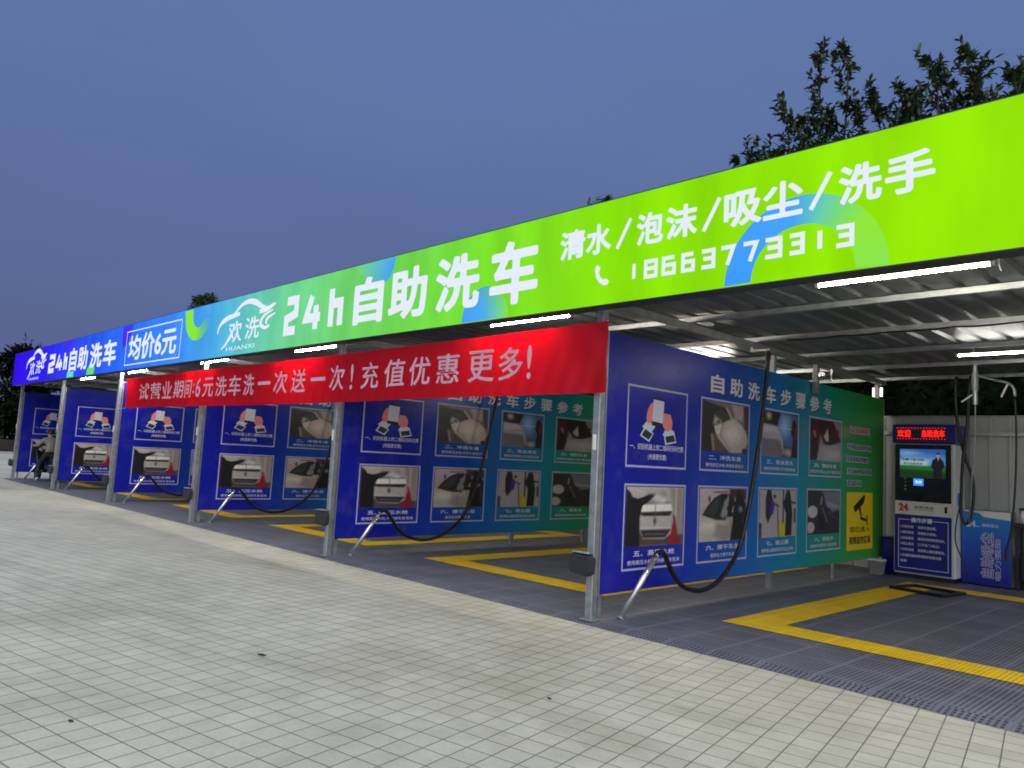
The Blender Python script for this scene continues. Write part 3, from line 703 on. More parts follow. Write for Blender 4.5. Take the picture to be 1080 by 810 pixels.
# ------------------------------------------------------------------ divider panels
PIC = {
 2:[('grad',(70,62,56),(104,94,84)),('p',[(.62,1),(.9,1),(.88,.66),(.7,.7)],(150,140,142),.05),('p',[(.88,1),(1,1),(1,.42),(.93,.55)],(52,38,42),.04),('p',[(0,0),(0,1),(.2,.95),(.52,.9),(.6,.72),(.3,.52),(.22,.3),(.24,0)],(30,27,25),.03),
  ('p',[(.2,.5),(.26,.78),(.4,.86),(.58,.74),(.4,.6)],(50,48,44),.05),('p',[(.22,.56),(.25,.72),(.36,.66),(.42,.58),(.3,.54)],(150,156,152),.05),('p',[(.28,.58),(.34,.66),(.37,.58)],(50,50,48),.02),('l',[(.5,.9),(.64,.68),.018],(170,164,156)),
  ('p',[(.24,.52),(.46,.6),(.66,.72),(.82,.62),(.96,.44),(1,.28),(.93,.02),(.6,0),(.46,.14),(.34,.26),(.27,.4)],(160,152,146),.025),('e',(.66,.42,.2,.2),(190,182,176),.2),('p',[(.25,.5),(.42,.57),(.38,.36),(.3,.36)],(184,178,172),.03),('l',[(.43,.57),(.38,.34),.005],(84,78,74)),('l',[(.38,.34),(.62,.02),.006],(110,104,98)),('p',[(.2,.3),(.36,.24),(.46,.02),(.22,0)],(74,64,58),.05),('l',[(.2,.34),(.24,.05),.022],(130,118,108)),('e',(.92,.06,.05,.06),(30,28,28))],
 3:[('grad',(70,66,72),(44,40,50)),('p',[(.42,1),(1,1),(1,.22),(.42,.3)],(60,92,140),.08),('e',(.62,.72,.16,.24),(128,165,205),.2),('p',[(0,1),(.5,1),(.4,.72),(0,.76)],(28,24,28),.05),('e',(.17,.9,.07,.08),(185,165,140),.1),('p',[(0,.72),(.3,.7),(.48,.6),(.56,.42),(.6,.1),(.5,0),(0,0)],(150,145,156),.04),('p',[(0,.4),(.5,.38),(.58,.1),(.5,0),(0,0)],(96,94,102),.06),('p',[(.05,.68),(.38,.68),(.46,.56),(.02,.5)],(172,166,176),.06),('e',(.72,.12,.12,.08),(150,145,150),.08),('p',[(.82,.02),(.86,.45),(.8,.6),(.84,.82),(.9,.9),(.96,.78),(.98,.4),(.97,.02)],(24,16,24),.03),('l',[(.93,.45),(.94,.7),.02],(110,26,34)),('l',[(.3,.66),(.82,.66),.008],(190,190,200))],
 4:[('bg',(120,110,114)),('p',[(0,0),(0,1),(.35,1),(.3,.55),(.22,0)],(58,24,34),.06),('p',[(.25,1),(.75,1),(1,.5),(.85,.38),(.45,.42),(.28,.7)],(24,22,24),.04),('p',[(.42,.6),(.56,.82),(.6,.5),(.52,.48)],(170,165,160),.04),('p',[(.3,.4),(.6,.38),(1,.52),(1,0),(.2,0)],(140,134,136),.06),('e',(.75,.2,.3,.14),(168,162,164),.2),('l',[(.12,.7),(.2,.45),.03],(150,90,90)),('p',[(.05,.5),(.25,.6),(.2,.1),(.05,.1)],(34,20,26),.06),('e',(.9,.75,.04,.04),(30,28,30))],
 5:[('grad',(120,112,106),(168,160,152)),('p',[(.74,1),(1,1),(1,.2),(.9,.35),(.82,.6)],(134,126,120),.08),('l',[(.86,1),(.86,.5),.012],(176,168,150)),('p',[(0,0),(0,.24),(1,.16),(1,0)],(66,54,50),.06),('p',[(.76,.55),(.84,.5),(.94,.0),(.72,.0)],(126,18,34),.04),
  ('p',[(.35,.94),(.64,.96),(.74,.82),(.8,.66),(.82,.4),(.78,.18),(.66,.1),(.3,.12),(.22,.3),(.21,.62),(.27,.8)],(140,136,132),.025),('p',[(.34,.89),(.65,.91),(.73,.73),(.28,.71)],(84,84,86),.03),('e',(.5,.83,.16,.09),(176,176,176),.12),('e',(.62,.78,.08,.04),(200,200,200),.08),('p',[(.24,.7),(.77,.71),(.795,.59),(.225,.575)],(212,208,204),.025),('p',[(.24,.57),(.785,.58),(.75,.5),(.3,.505),(.25,.53)],(36,32,33),.025),('p',[(.24,.5),(.775,.5),(.77,.31),(.24,.31)],(158,153,150),.03),('e',(.49,.42,.025,.05),(60,56,56)),('l',[(.24,.3),(.77,.3),.008],(196,192,188)),('p',[(.25,.27),(.77,.26),(.68,.13),(.3,.14)],(34,31,34),.03),('l',[(.34,.2),(.66,.19),.012],(92,88,88)),('l',[(.49,.7),(.49,.34),.004],(90,86,84)),
  ('p',[(0,0),(0,.97),(.07,.9),(.1,.83),(.2,.8),(.38,.87),(.45,.9),(.47,.85),(.4,.78),(.27,.68),(.23,.5),(.24,0)],(12,11,13),.02),('e',(.46,.88,.03,.025),(150,110,95))],
 6:[('grad',(128,116,116),(172,156,162)),('p',[(.62,1),(1,1),(1,.78),(.64,.84)],(64,36,32),.05),('l',[(.3,.93),(.58,.94),.012],(120,44,40)),('e',(.2,.8,.02,.05),(30,30,30)),
  ('p',[(.06,.5),(.16,.66),(.3,.82),(.45,.9),(.64,.9),(.74,.8),(.68,.56),(.56,.4),(.34,.4)],(18,20,22),.02),('p',[(.12,.53),(.3,.78),(.44,.84),(.4,.6),(.3,.48)],(44,50,52),.06),('p',[(.43,.48),(.52,.78),(.6,.84),(.56,.5),(.5,.42)],(120,128,128),.05),('l',[(.6,.87),(.56,.42),.014],(150,148,146)),
  ('p',[(0,.5),(.07,.49),(.2,.44),(.36,.38),(.55,.37),(.63,.48),(.72,.44),(.9,.25),(.9,0),(0,0)],(158,155,146),.025),('e',(.22,.3,.22,.09),(186,184,176),.16),('p',[(.36,.34),(.62,.3),(.8,.1),(.5,.0),(.3,.1)],(134,130,122),.1),('l',[(.63,.47),(.72,.1),.006],(90,86,82)),
  ('e',(.66,.5,.07,.045),(14,14,15),.02),('p',[(.66,.0),(.7,.3),(.72,.62),(.78,.86),(.9,.88),(1,.7),(1,0)],(18,15,16),.03),('e',(.82,.93,.05,.06),(24,18,16)),('l',[(.74,.72),(.6,.62),.03],(20,17,18)),('e',(.88,.6,.05,.06),(110,120,126),.05),('l',[(.95,.5),(.96,.1),.02],(52,46,48))],
 7:[('bg',(150,145,150)),('p',[(0,.3),(.06,.3),(.06,0),(0,0)],(40,40,42),.04),('p',[(.5,.0),(.52,.25),(.62,.4),(.74,.2),(.74,0)],(165,160,30),.05),('p',[(.17,.45),(.16,.8),(.2,1),(.3,1),(.34,.78),(.33,.5),(.22,.3)],(24,24,28),.03),('p',[(.26,.5),(.36,.48),(.4,.66),(.36,.8),(.28,.7)],(50,30,130),.04),('l',[(.38,.72),(.5,.66),.02],(70,66,68)),('e',(.4,.86,.035,.04),(40,38,40)),('l',[(.48,.66),(.52,.0),.008],(25,25,28)),('p',[(.7,.02),(.72,.5),(.62,.72),(.68,.8),(.72,.98),(.82,1),(.86,.78),(.9,.5),(.88,.02)],(22,24,26),.03),('l',[(.64,1),(.64,.3),.014],(22,22,24)),('l',[(.86,.74),(.98,.72),.02],(30,30,34)),('p',[(.94,.6),(1,.6),(1,.3),(.94,.3)],(60,58,60),.04)],
 8:[('bg',(40,38,42)),('p',[(.45,1),(1,1),(1,.55),(.75,.5),(.55,.72)],(104,104,116),.06),('p',[(.55,.75),(1,.66),(1,.6),(.6,.62)],(130,130,140),.05),('e',(.14,.52,.16,.14),(170,166,166),.04),('e',(.08,.16,.13,.13),(160,156,156),.04),('l',[(.42,.85),(.4,.7),.025],(130,130,130)),('l',[(.45,.6),(.58,.3),.03],(84,82,82)),('p',[(.3,.5),(.5,.45),(.55,.1),(.35,.1)],(28,27,30),.05),('l',[(.65,.5),(.95,.3),.01],(80,80,86))],
}
CAP = {2:('二、冲洗车身','使用高压水枪,冲洗车身泥沙'),3:('三、泡沫清洗','使用泡沫喷枪,均匀喷洒车身'),4:('四、擦拭车身','使用洗车手套,从上到下擦拭车身'),5:('五、高压水枪','使用高压水枪,冲洗掉车身泡沫'),6:('六、擦干车身','使用毛巾擦干车身'),7:('七、吸尘器','使用吸尘器吸取车内灰尘杂物'),8:('八、洗毛巾','使用完毕清洗毛巾,请勿乱丢')}
FR_U = {1:(.385,1.422),5:(.385,1.435),2:(1.685,2.745),6:(1.675,2.735),3:(3.02,4.03),7:(2.99,4.01),4:(4.33,5.375),8:(4.29,5.355)}
def panel():
    t = empty('divider_panel', (X[1], 0, 0))
    P = Frame((.03,0,0), (0,1,0), (0,0,1))
    m = MB(); m.box(0, .03, .07, 6.96, .218, 2.639, .003); m.build('board', M['board'], t)
    m = MB(); m.box(-.003, .034, .052, .069, .21, 2.645); m.build('edge_trim', M['alu'], t)
    m = MB(); m.box(-.003,.034,6.961,6.975,.21,2.645); m.build('edge_trim', M['alu'], t)
    m = MB(); m.box(-.028,-.002,.10,.145,.0,2.6); m.build('leg', M['galv_dull'], t)
    m = MB(); m.box(-.028,-.002,5.2,5.245,.0,2.6); m.build('leg', M['galv_dull'], t)
    m = MB()
    for k, ch in enumerate('自助洗车步骤参考'):
        u = 1.87+k*.411; put_text(m, P, ch, u+.018, 2.235, u+.30, 2.445, .03, .0015)
    m.build('title_shadow', M['print_black'], t)
    m = MB()
    for k, ch in enumerate('自助洗车步骤参考'):
        u = 1.87+k*.411; put_text(m, P, ch, u, 2.245, u+.285, 2.455, .03, .003)
    m.build('title_lettering', M['print_white'], t)
    for k in range(1, 9):
        u0,u1 = FR_U[k]; v0,v1 = (1.385,2.182) if k < 5 else (.405,1.228)
        m = MB(); ring(m, P, u0, v0, u1, v1, .02); fr = m.build('step_frame', M['print_pale'], t)
        if k == 1:
            def sh(name, pts, mat, lift):
                mm = MB(); mm.poly([P.p(u0+(u1-u0)*a, v0+(v1-v0)*b, lift) for a,b in pts]); return mm
            for pts in ([(.24,.50),(.34,.60),(.46,.53),(.37,.41)],[(.58,.42),(.64,.53),(.78,.48),(.74,.36)]):
                c = MB(); c.v += [P.p(u0+(u1-u0)*a, v0+(v1-v0)*b, .0015) for a,b in reversed(pts)]; n=len(c.v); c.f.append(tuple(range(n-4,n))); c.build('cuff', M['print_white'], fr)
            for pts in ([(.21,.39),(.28,.50),(.43,.43),(.36,.32)],[(.63,.30),(.60,.42),(.78,.46),(.82,.34)]):
                c = MB(); c.v += [P.p(u0+(u1-u0)*a, v0+(v1-v0)*b, .001) for a,b in reversed(pts)]; n=len(c.v); c.f.append(tuple(range(n-4,n))); c.build('sleeve_border', M['print_white'], fr)
            for pts in ([(.235,.395),(.29,.475),(.41,.42),(.35,.345)],[(.645,.325),(.625,.405),(.77,.435),(.80,.355)]):
                c = MB(); c.v += [P.p(u0+(u1-u0)*a, v0+(v1-v0)*b, .0022) for a,b in reversed(pts)]; n=len(c.v); c.f.append(tuple(range(n-4,n))); c.build('sleeve', M['cuff_print'], fr)
            for pts in ([(.32,.55),(.30,.62),(.32,.72),(.37,.80),(.43,.82),(.42,.56)],[(.55,.56),(.54,.66),(.60,.70),(.70,.69),(.74,.60),(.73,.50),(.64,.47)]):
                c = MB(); c.v += [P.p(u0+(u1-u0)*a, v0+(v1-v0)*b, .003) for a,b in reversed(pts)]; n=len(c.v); c.f.append(tuple(range(n-len(pts),n))); c.build('hand', M['skin_print'], fr)
            c = MB(); c.poly([P.p(u0+(u1-u0)*a, v0+(v1-v0)*b, .004) for a,b in [(.385,.53),(.57,.51),(.59,.87),(.41,.88)]]); c.build('phone', M['print_black'], fr)
            c = MB(); c.poly([P.p(u0+(u1-u0)*a, v0+(v1-v0)*b, .005) for a,b in [(.39,.585),(.57,.565),(.585,.845),(.405,.855)]]); c.build('phone_screen', M['print_white'], fr)
            c = MB(); put_text(c, P, '一、识别机器上的二维码扫码付费', u0+.06, 1.385+.175, u1-.06, 1.385+.235, .012, .003); put_text(c, P, '(充值更优惠)', u0+.36, 1.385+.075, u1-.36, 1.385+.14, .012, .003)
            c.build('caption', M['print_white'], fr)
        else:
            vp = v0 + (v1-v0)*.27
            picture('photo_print', P, u0+.035, vp, u1-.035, v1-.03, paint(PIC[k], seed=k), M['photo'], fr, .0025)
            a, b = CAP[k]; um = (u0+u1)/2; h = v1-v0; c = MB(); wa = .058*len(a); wb = .0315*len(b)
            put_text(c, P, a, um-wa, v0+h*.155, um+wa, v0+h*.225, .014, .003); put_text(c, P, b, um-wb, v0+h*.06, um+wb, v0+h*.115, .008, .003)
            c.build('caption', M['print_white'], fr)
    c = MB(); put_text(c, P, '安全注意事项', 5.66, 2.03, 6.42, 2.15, .055, .002); c.build('notice_heading_outline', M['print_white'], t)
    c = MB(); put_text(c, P, '安全注意事项', 5.67, 2.04, 6.41, 2.14, .012, .0035); c.build('notice_heading', M['print_red'], t)
    L = [('不得在此洗修车辆',5.56,1.84,6.46),('注意保管好贵重物',5.54,1.665,6.36),('洗完请将枪放回原处',5.56,1.49,6.50),('请勿乱丢垃圾',5.56,1.32,6.12)]
    c = MB(); 
    for s,u,v,u2 in L: put_text(c, P, s, u, v-.05, u2, v+.05, .06, .002)
    c.build('notice_outline', M['print_white'], t)
    c = MB()
    for s,u,v,u2 in L: put_text(c, P, s, u+.012, v-.04, u2-.012, v+.04, .014, .0035)
    c.build('notice_text', M['print_black'], t)
    c = MB(); rect(c, P, 5.57, .365, 6.53, 1.19, .003); cs = c.build('camera_notice', M['yellow_print'], t)
    c = MB(); put_text(c, P, '您已进入', 5.68, .62, 6.42, .70, .012, .005); put_text(c, P, '视频监控区域', 5.66, .45, 6.44, .56, .022, .005); c.build('lettering', M['print_black'], cs)
    c = MB(); c.poly([P.p(u,v,.005) for u,v in [(5.80,.98),(5.86,.90),(6.16,1.02),(6.24,1.12),(6.20,1.16)]]); c.poly([P.p(u,v,.005) for u,v in [(6.0,.955),(6.06,.84),(6.10,.855),(6.07,.98)]]); c.poly([P.p(u,v,.0062) for u,v in [(6.05,.80),(6.28,.76),(6.28,.80),(6.07,.845)]]); c.poly([P.p(u,v,.005) for u,v in [(6.29,.72),(6.33,.72),(6.33,.86),(6.29,.86)]])
    c.build('camera_icon', M['print_black'], cs)
    return t
PL = ['nearest blue-to-green wash-guide panel, wholly visible right of the red banner',
      'wash-guide panel under the banner end, cut off on its right by the nearest post',
      'wash-guide panel third from the right, most of its title behind the banner',
      'wash-guide panel fourth from the right, under the first words of the banner',
      'second farthest wash-guide panel, just left of the banner',
      'farthest wash-guide panel, behind the person on the scooter']
p0 = panel()
for k in range(6):
    o = p0 if k == 0 else copy_tree(p0)
    o.location = (X[k+1], 0, 0); tag(o, PL[k], 'divider panel', 'blue divider panels between the wash bays')

# ------------------------------------------------------------------ gun tubes, hoses, bumpers
WH = ['the nearest divider panel', 'the divider panel under the banner end', 'the third divider panel from the right', 'the fourth divider panel from the right', 'the second farthest divider panel', 'the farthest divider panel']
def stick():
    t = empty('gun_holder_tube', (X[1],0,0))
    m = MB(); m.tube([(.12,.28,.006),(.272,.60,.575)], .027, 14); m.build('tube', M['chrome'], t, smooth=False)
    for p in t.children: p.data.polygons.foreach_set('use_smooth',[len(f.vertices)==4 for f in p.data.polygons])
    m = MB(); m.tube([(.2715,.599,.5735),(.2735,.6035,.581)], .0295, 14); m.build('rim', M['galv'], t)
    m = MB(); m.tube([(.121,.282,.0045),(.124,.288,.016)], .034, 14); m.build('base_collar', M['galv_dull'], t)
    return t
def hose():
    t = empty('wash_hose', (X[1],0,0))
    pts = spline([(.262,.578,.54),(.274,.605,.59),(.275,.70,.60),(.268,.80,.50),(.26,.93,.355),(.255,1.12,.24),(.25,1.42,.185),(.25,1.72,.24),(.25,2.0,.40),(.25,2.2,.62),(.25,2.38,1.06),(.25,2.54,1.66),(.25,2.68,2.3),(.25,2.74,2.76)], 7)
    m = MB(); m.tube(pts, .024, 9); m.build('hose', M['black_rubber'], t, smooth=True)
    m = MB(); m.tube([(.25,2.735,2.70),(.25,2.742,2.79)], .03, 10); m.tube([(.25,2.742,2.785),(.25,2.742,2.81)], .018, 8); m.build('ferrule', M['dark_plastic'], t)
    m = MB(); m.box(.03,.27,2.725,2.76,2.81,2.835); m.box(.032,.06,2.725,2.76,2.836,2.868); m.build('hanger_bracket', M['galv_dull'], t)
    m = MB(); m.tube([(.2515,.556,.505),(.262,.578,.54)], .02, 9); m.build('gun_grip', M['dark_plastic'], t)
    return t
def bumper():
    t = empty('post_bumper', (X[1],0,.49))
    m = MB(); n=16
    prof = [(-.0,-.095),(.09,-.095),(.13,-.06),(.15,0),(.13,.055),(.09,.09)]
    pts = [(-.20,-.11,-.04),(-.16,-.13,-.085),(.04,-.13,-.10),(.075,-.12,-.07),(.085,-.12,.05),(.06,-.12,.085),(-.14,-.12,.10),(-.19,-.12,.07)]
    m.prism(pts, (0,.075,0)); b = m.build('pad', M['dark_foam'], t, bevel=.02)
    m = MB(); m.box(-.15,.05,-.125,-.045,.101,.112,.004); m.build('top_plate', M['alu'], t)
    m = MB(); m.box(-.048,.048,-.052,-.0415,-.05,.06); m.build('clamp', M['galv_dull'], t)
    return t
s0, h0, b0 = stick(), hose(), bumper()
for k in range(6):
    for src, lab, cat, grp in ((s0,'slanting steel gun tube before ','gun holder','slanting steel gun tubes'),(h0,'black wash hose looping across ','hose','black hoses hanging in the bays'),(b0,'dark foam bumper on the post of ','bumper','foam bumpers on the posts')):
        o = src if k == 0 else copy_tree(src)
        o.location = (X[k+1],0,src.location.z); tag(o, lab+WH[k], cat, grp)

# ------------------------------------------------------------------ LED tubes
def tube(L=1.15):
    t = empty('tube_light', (0,0,0))
    m = MB(); m.tube([(-L/2,0,0),(L/2,0,0)], .0115, 10); m.build('lamp', M['tube_glow'], t, smooth=True)
    m = MB(); m.box(-L/2-.012,L/2+.012,-.010,.010,.014,.026); m.build('batten', M['grey_plastic'], t)
    m = MB(); m.box(-L/2-.03,-L/2-.001,-.013,.013,-.013,.0135); m.build('end_cap', M['white_plastic'], t)
    m = MB(); m.box(L/2+.001,L/2+.03,-.013,.013,-.013,.0135); m.build('end_cap', M['white_plastic'], t)
    m = MB(); 
    for x in (-L/2+.15,L/2-.15): m.box(x-.006,x+.006,-.006,.006,.0265,.12)
    m.build('hanger', M['galv'], t)
    return t
tb = tube()
TL = [(-1.93,.22,2.86,'nearest lit white tube lamp of the front row, under the lime end of the sign'),(-5.57,.15,2.86,'lit white tube lamp above the banner just left of the nearest post'),(-9.93,.15,2.85,'lit white tube lamp above the middle of the banner'),(-13.43,.15,2.86,'lit white tube lamp above the banner under the price frame end of the sign'),(-17.37,.15,2.85,'lit white tube lamp by the left end of the banner'),(-20.95,.15,2.84,'lit white tube lamp farthest left under the blue end of the sign'),
      (-2.05,4.22,2.86,'lit white tube lamp deep in the nearest bay above the payment machine'),(-6.1,4.22,2.86,'lit white tube lamp deep in the second bay behind the nearest divider panel'),(-10.6,4.22,2.86,'lit white tube lamp deep in the third bay from the right'),(-15.1,4.22,2.86,'lit white tube lamp deep in the fourth bay from the right')]
for k,(x,y,z,l) in enumerate(TL):
    o = tb if k == 0 else copy_tree(tb); o.location = (x,y,z)
    if y > 1 and x > -4:
        for ch in o.children:
            if ch.name.startswith('lamp'):
                ch.data = ch.data.copy(); ch.data.materials[0] = M['tube_dim']
    tag(o, l, 'lamp', 'white tube lamps under the roof')
wd = MB(); wd.tube(spline([(-1.33,.2,2.93),(-1.30,.2,2.90),(-1.295,.2,2.84),(-1.285,.2,2.80)],5), .004, 5); tag(wd.build('loose_wire', M['white_plastic']), 'short loose white wire hanging beside the nearest tube lamp', 'wire')

# cable along the purlin
m = MB(); pts=[]
for i in range(40):
    x = -4.0+i*.1; pts.append((x, 2.80+.008*math.sin(i*1.7), 2.935-.012*abs(math.sin(i*.55))))
m.tube(pts,.009,6); cb=m.build('power_cable', M['black_rubber']); tag(cb,'black cable clipped along the roof bar of the nearest bay','cable')

# floodlight at the panel end
fl = empty('floodlight', (-4.52,7.0,2.76)); tag(fl,'small lit square floodlight at the far top corner of the nearest divider panel','floodlight')
m = MB(); m.box(-.09,.09,-.02,.05,-.09,.09,.008); m.build('housing', M['dark_plastic'], fl)
m = MB(); m.box(-.075,-.004,-.024,-.0205,-.07,.07); m.box(.004,.075,-.024,-.0205,-.07,.07); m.build('lens', M['flood_glow'], fl)
m = MB(); m.box(-.02,.02,.051,.075,-.02,.2); m.build('bracket', M['galv_dull'], fl)

# ------------------------------------------------------------------ payment machine
MX0, MX1, MY, MD = -4.13, -3.315, 6.55, .46
pm = empty('payment_machine', ((MX0+MX1)/2, MY, 0)); tag(pm, 'tall white and navy self-service payment machine with red display header and screen', 'payment machine')
def onm(mb, name, mat, par=None, bevel=0):
    o = mb.build(name, mat, pm, bevel=bevel, world=True)
    if par is not None:
        o.parent = par
    return o
K = Frame((0,MY,0),(1,0,0),(0,0,1))
m = MB(); m.box(MX0,MX1,MY+.02,MY+MD,.06,1.945,.012); onm(m,'cabinet',M['white_paint'])
m = MB(); m.box(MX0+.03,MX1-.03,MY+.06,MY+MD-.04,.004,.0595); onm(m,'plinth',M['dark_plastic'])
m = MB(); m.box(MX0-.005,MX1+.03,MY-.03,MY+MD+.02,1.948,2.225,.012); hd = onm(m,'header',M['navy'])
KH = Frame((0,MY-.03,0),(1,0,0),(0,0,1))
m = MB(); rect(m,KH,MX0+.05,2.0,MX1-.10,2.18,.002); onm(m,'led_panel',M['black_glass'],hd)
m = MB(); a0,a1 = MX0+.065,MX1-.115
for i in range(17):
    u=a0+(a1-a0)*i/16
    for v in (2.012,2.168): rect(m,KH,u-.006,v-.006,u+.006,v+.006,.004)
put_text(m,KH,'欢迎',a0,2.035,a0+.185,2.145,.03,.004); put_text(m,KH,'自助洗车',a0+.335,2.035,a1,2.145,.03,.004)
onm(m,'led_message',M['led_red'],hd)
m = MB(); rect(m,K,MX0+.02,1.105,MX1-.03,1.93,.021); m2 = MB(); m2.box(MX0+.02,MX1-.045,MY+.002,MY+.0185,1.105,1.93,.003); gl = onm(m2,'glass_door',M['black_glass'])
scr = paint([('grad',(10,60,20),(40,90,40)),('p',[(0,1),(1,1),(1,.42),(0,.42)],(40,105,200),.02),('p',[(0,.86),(1,.72),(1,.42),(0,.42)],(120,170,220),.3),('p',[(0,.62),(.62,.62),(.62,.42),(0,.42)],(196,214,214),.12),('e',(.16,.86,.2,.06),(150,190,225),.15),('p',[(0,.42),(1,.42),(1,.25),(0,.3)],(30,120,40),.06),('p',[(.74,.0),(.74,.3),(.69,.4),(.72,.62),(.8,.72),(.88,.72),(.95,.6),(.98,.42),(.92,.3),(.92,0)],(12,14,26),.02),('p',[(.82,.72),(.86,.72),(.845,.6)],(200,200,190),.02),('e',(.84,.8,.035,.06),(205,160,130),.02),('e',(.84,.85,.037,.03),(20,16,16),.02)], n=84, grain=.012, lift=0)
picture('screen', Frame((0,MY+.002,0),(1,0,0),(0,0,1)), MX0+.09,1.445,MX1-.115,1.865,scr,M['screen'],None,.002)
so = bpy.context.scene.collection.objects['screen'] if 'screen' in COL.objects else None
so.parent = gl
for v in so.data.vertices: v.co = Vector(v.co) - Vector(pm.location)
KG = Frame((0,MY+.002,0),(1,0,0),(0,0,1))
m = MB(); put_text(m,KG,'无需下载 扫码',MX0+.12,1.69,MX0+.42,1.725,.02,.004); put_text(m,KG,'即可自助洗车',MX0+.14,1.635,MX0+.40,1.67,.02,.004); onm(m,'screen_text',M['dark_plastic'],gl)
m = MB(); rect(m,KG,MX0+.275,1.335,MX0+.41,1.435,.003); onm(m,'status_display',M['lcd_blue'],gl)
m = MB(); put_text(m,KG,'00.00',MX0+.30,1.365,MX0+.385,1.41,.02,.0045); onm(m,'status_digits',M['lcd_white'],gl)
for v in (1.43,1.38,1.325,1.275):
    m = MB(); m.tube([(MX0+.165,MY+.001,v),(MX0+.165,MY-.008,v)],.014,10); onm(m,'push_button',M['grey_plastic'],gl)
m = MB(); m.box(MX0+.02,MX1-.045,MY+.002,MY+.0185,.91,1.10,.003); wb = onm(m,'white_band',M['white_paint'])
m = MB(); put_text(m,KG,'24',MX0+.075,.955,MX0+.205,1.07,.055,.003); put_line(m,KG,[(MX0+.195,.983),(MX0+.245,.983)],.008,.003); onm(m,'number_logo',M['print_red'],wb)
m = MB(); put_text(m,KG,'自助洗车',MX0+.29,1.0,MX0+.55,1.045,.008,.003); put_line(m,KG,[(MX0+.29,.985),(MX0+.55,.985)],.004,.003); rect(m,KG,MX0+.685,.965,MX0+.72,1.055,.003); onm(m,'band_lettering',M['print_black'],wb)
m = MB(); m.box(MX0+.02,MX1-.045,MY+.002,MY+.0185,.085,.905,.003); ld = onm(m,'lower_door',M['navy_print'])
m = MB()
put_line(m,KG,[(MX0+.24,.835),(MX0+.075,.835),(MX0+.075,.145),(MX1-.085,.145),(MX1-.085,.835),(MX1-.29,.835)],.008,.003); put_text(m,KG,'操作步骤',MX0+.245,.80,MX0+.525,.87,.03,.003)
for i,(s,t2) in enumerate((('1.扫码付款','选择充值金额。'),('2.高压清洗','按高压水按钮。'),('3.泡沫清洗','按泡沫按钮喷洒泡沫。'),('4.吸尘清洁','打开车门,吸尘!'),('5.洗车完成','再按停止键结算离场。'))):
    v = .735-i*.082; put_text(m,KG,s,MX0+.10,v-.02,MX0+.28,v+.02,.014,.003); put_text(m,KG,t2,MX0+.335,v-.02,MX0+.335+.036*len(t2)*.98,v+.02,.014,.003)
put_text(m,KG,'6.如遇机器故障请联系客服处理',MX0+.10,.305,MX0+.64,.345,.014,.003); put_text(m,KG,'谢谢!',MX0+.10,.225,MX0+.19,.262,.014,.003)
onm(m,'instruction_lettering',M['print_white'],ld)
# side card on the machine and its hoses
m = MB(); m.box(MX1+.001,MX1+.006,MY+.09,MY+.32,1.05,1.42); sp = onm(m,'side_card',M['white_plastic'])
m = MB(); rect(m,Frame((MX1+.006,0,0),(0,1,0),(0,0,1)),MY+.10,1.07,MY+.31,1.26,.002); onm(m,'card_picture',M['lcd_blue'] if False else simple('card blue',(30,110,190),.4),sp)
mh = empty('machine_hose', (-3.2,6.5,1.0)); tag(mh,'pair of black hoses hanging in a loop beside the payment machine','hose')
m = MB(); m.tube(spline([(-3.27,6.48,2.90),(-3.27,6.47,2.5),(-3.24,6.46,2.15),(-3.15,6.45,1.75),(-3.06,6.44,1.45),(-3.06,6.43,1.1),(-3.13,6.43,.86),(-3.2,6.43,.95),(-3.2,6.43,1.25),(-3.18,6.43,1.7),(-3.13,6.44,2.2),(-3.08,6.45,2.9)],8),.022,8); m.build('hose', M['black_rubber'], mh, smooth=True, world=True)
m = MB(); m.tube(spline([(-3.21,6.42,1.1),(-3.26,6.41,.85),(-3.27,6.41,.6),(-3.2,6.41,.4),(-3.14,6.42,.25),(-3.12,6.44,.06)],8),.009,6); m.build('lead', M['black_rubber'], mh, smooth=True, world=True)

# ceiling swing boom with its lines
sb = empty('swing_boom', (-2.8,5.6,2.9)); tag(sb,'galvanised swivel boom hanging from the roof right of the payment machine','boom')
m = MB(); m.tube([(-2.82,5.63,2.944),(-2.82,5.63,2.42)],.03,12); m.build('pivot_tube', M['galv'], sb, world=True)
m = MB(); m.tube([(-2.82,5.63,2.83),(-2.82,5.63,2.60)],.042,12); m.tube([(-2.82,5.63,2.93),(-2.82,5.63,2.944)],.07,12); m.build('swivel', M['galv_dull'], sb, world=True)
m = MB(); m.tube(spline([(-2.80,5.62,2.80),(-2.6,5.55,2.73),(-2.42,5.50,2.67),(-2.36,5.48,2.60),(-2.35,5.48,2.50)],6),.017,8); m.build('arm', M['galv'], sb, smooth=True, world=True)
m = MB(); m.tube([(-2.43,5.5,2.66),(-2.5,5.5,2.50)],.012,6); m.tube([(-2.84,5.6,2.55),(-2.96,5.56,2.45)],.012,6); m.build('hook', M['white_plastic'], sb, world=True)
bl = empty('boom_line',(-2.35,5.48,2.5)); tag(bl,'thin black line hanging from the boom arm in front of the blue cabinet','hose')
m = MB(); m.tube(spline([(-2.35,5.48,2.5),(-2.34,5.48,2.0),(-2.36,5.49,1.4),(-2.41,5.52,.9),(-2.47,5.55,.62)],8),.012,7); m.build('line', M['black_rubber'], bl, smooth=True, world=True)
m = MB(); m.tube([(-2.47,5.55,.63),(-2.475,5.552,.48)],.02,8); m.build('nozzle', M['dark_plastic'], bl, world=True)
b2 = empty('pivot_line',(-2.82,5.63,2.42)); tag(b2,'thin pale line dropping from the boom pivot behind the machine hoses','hose')
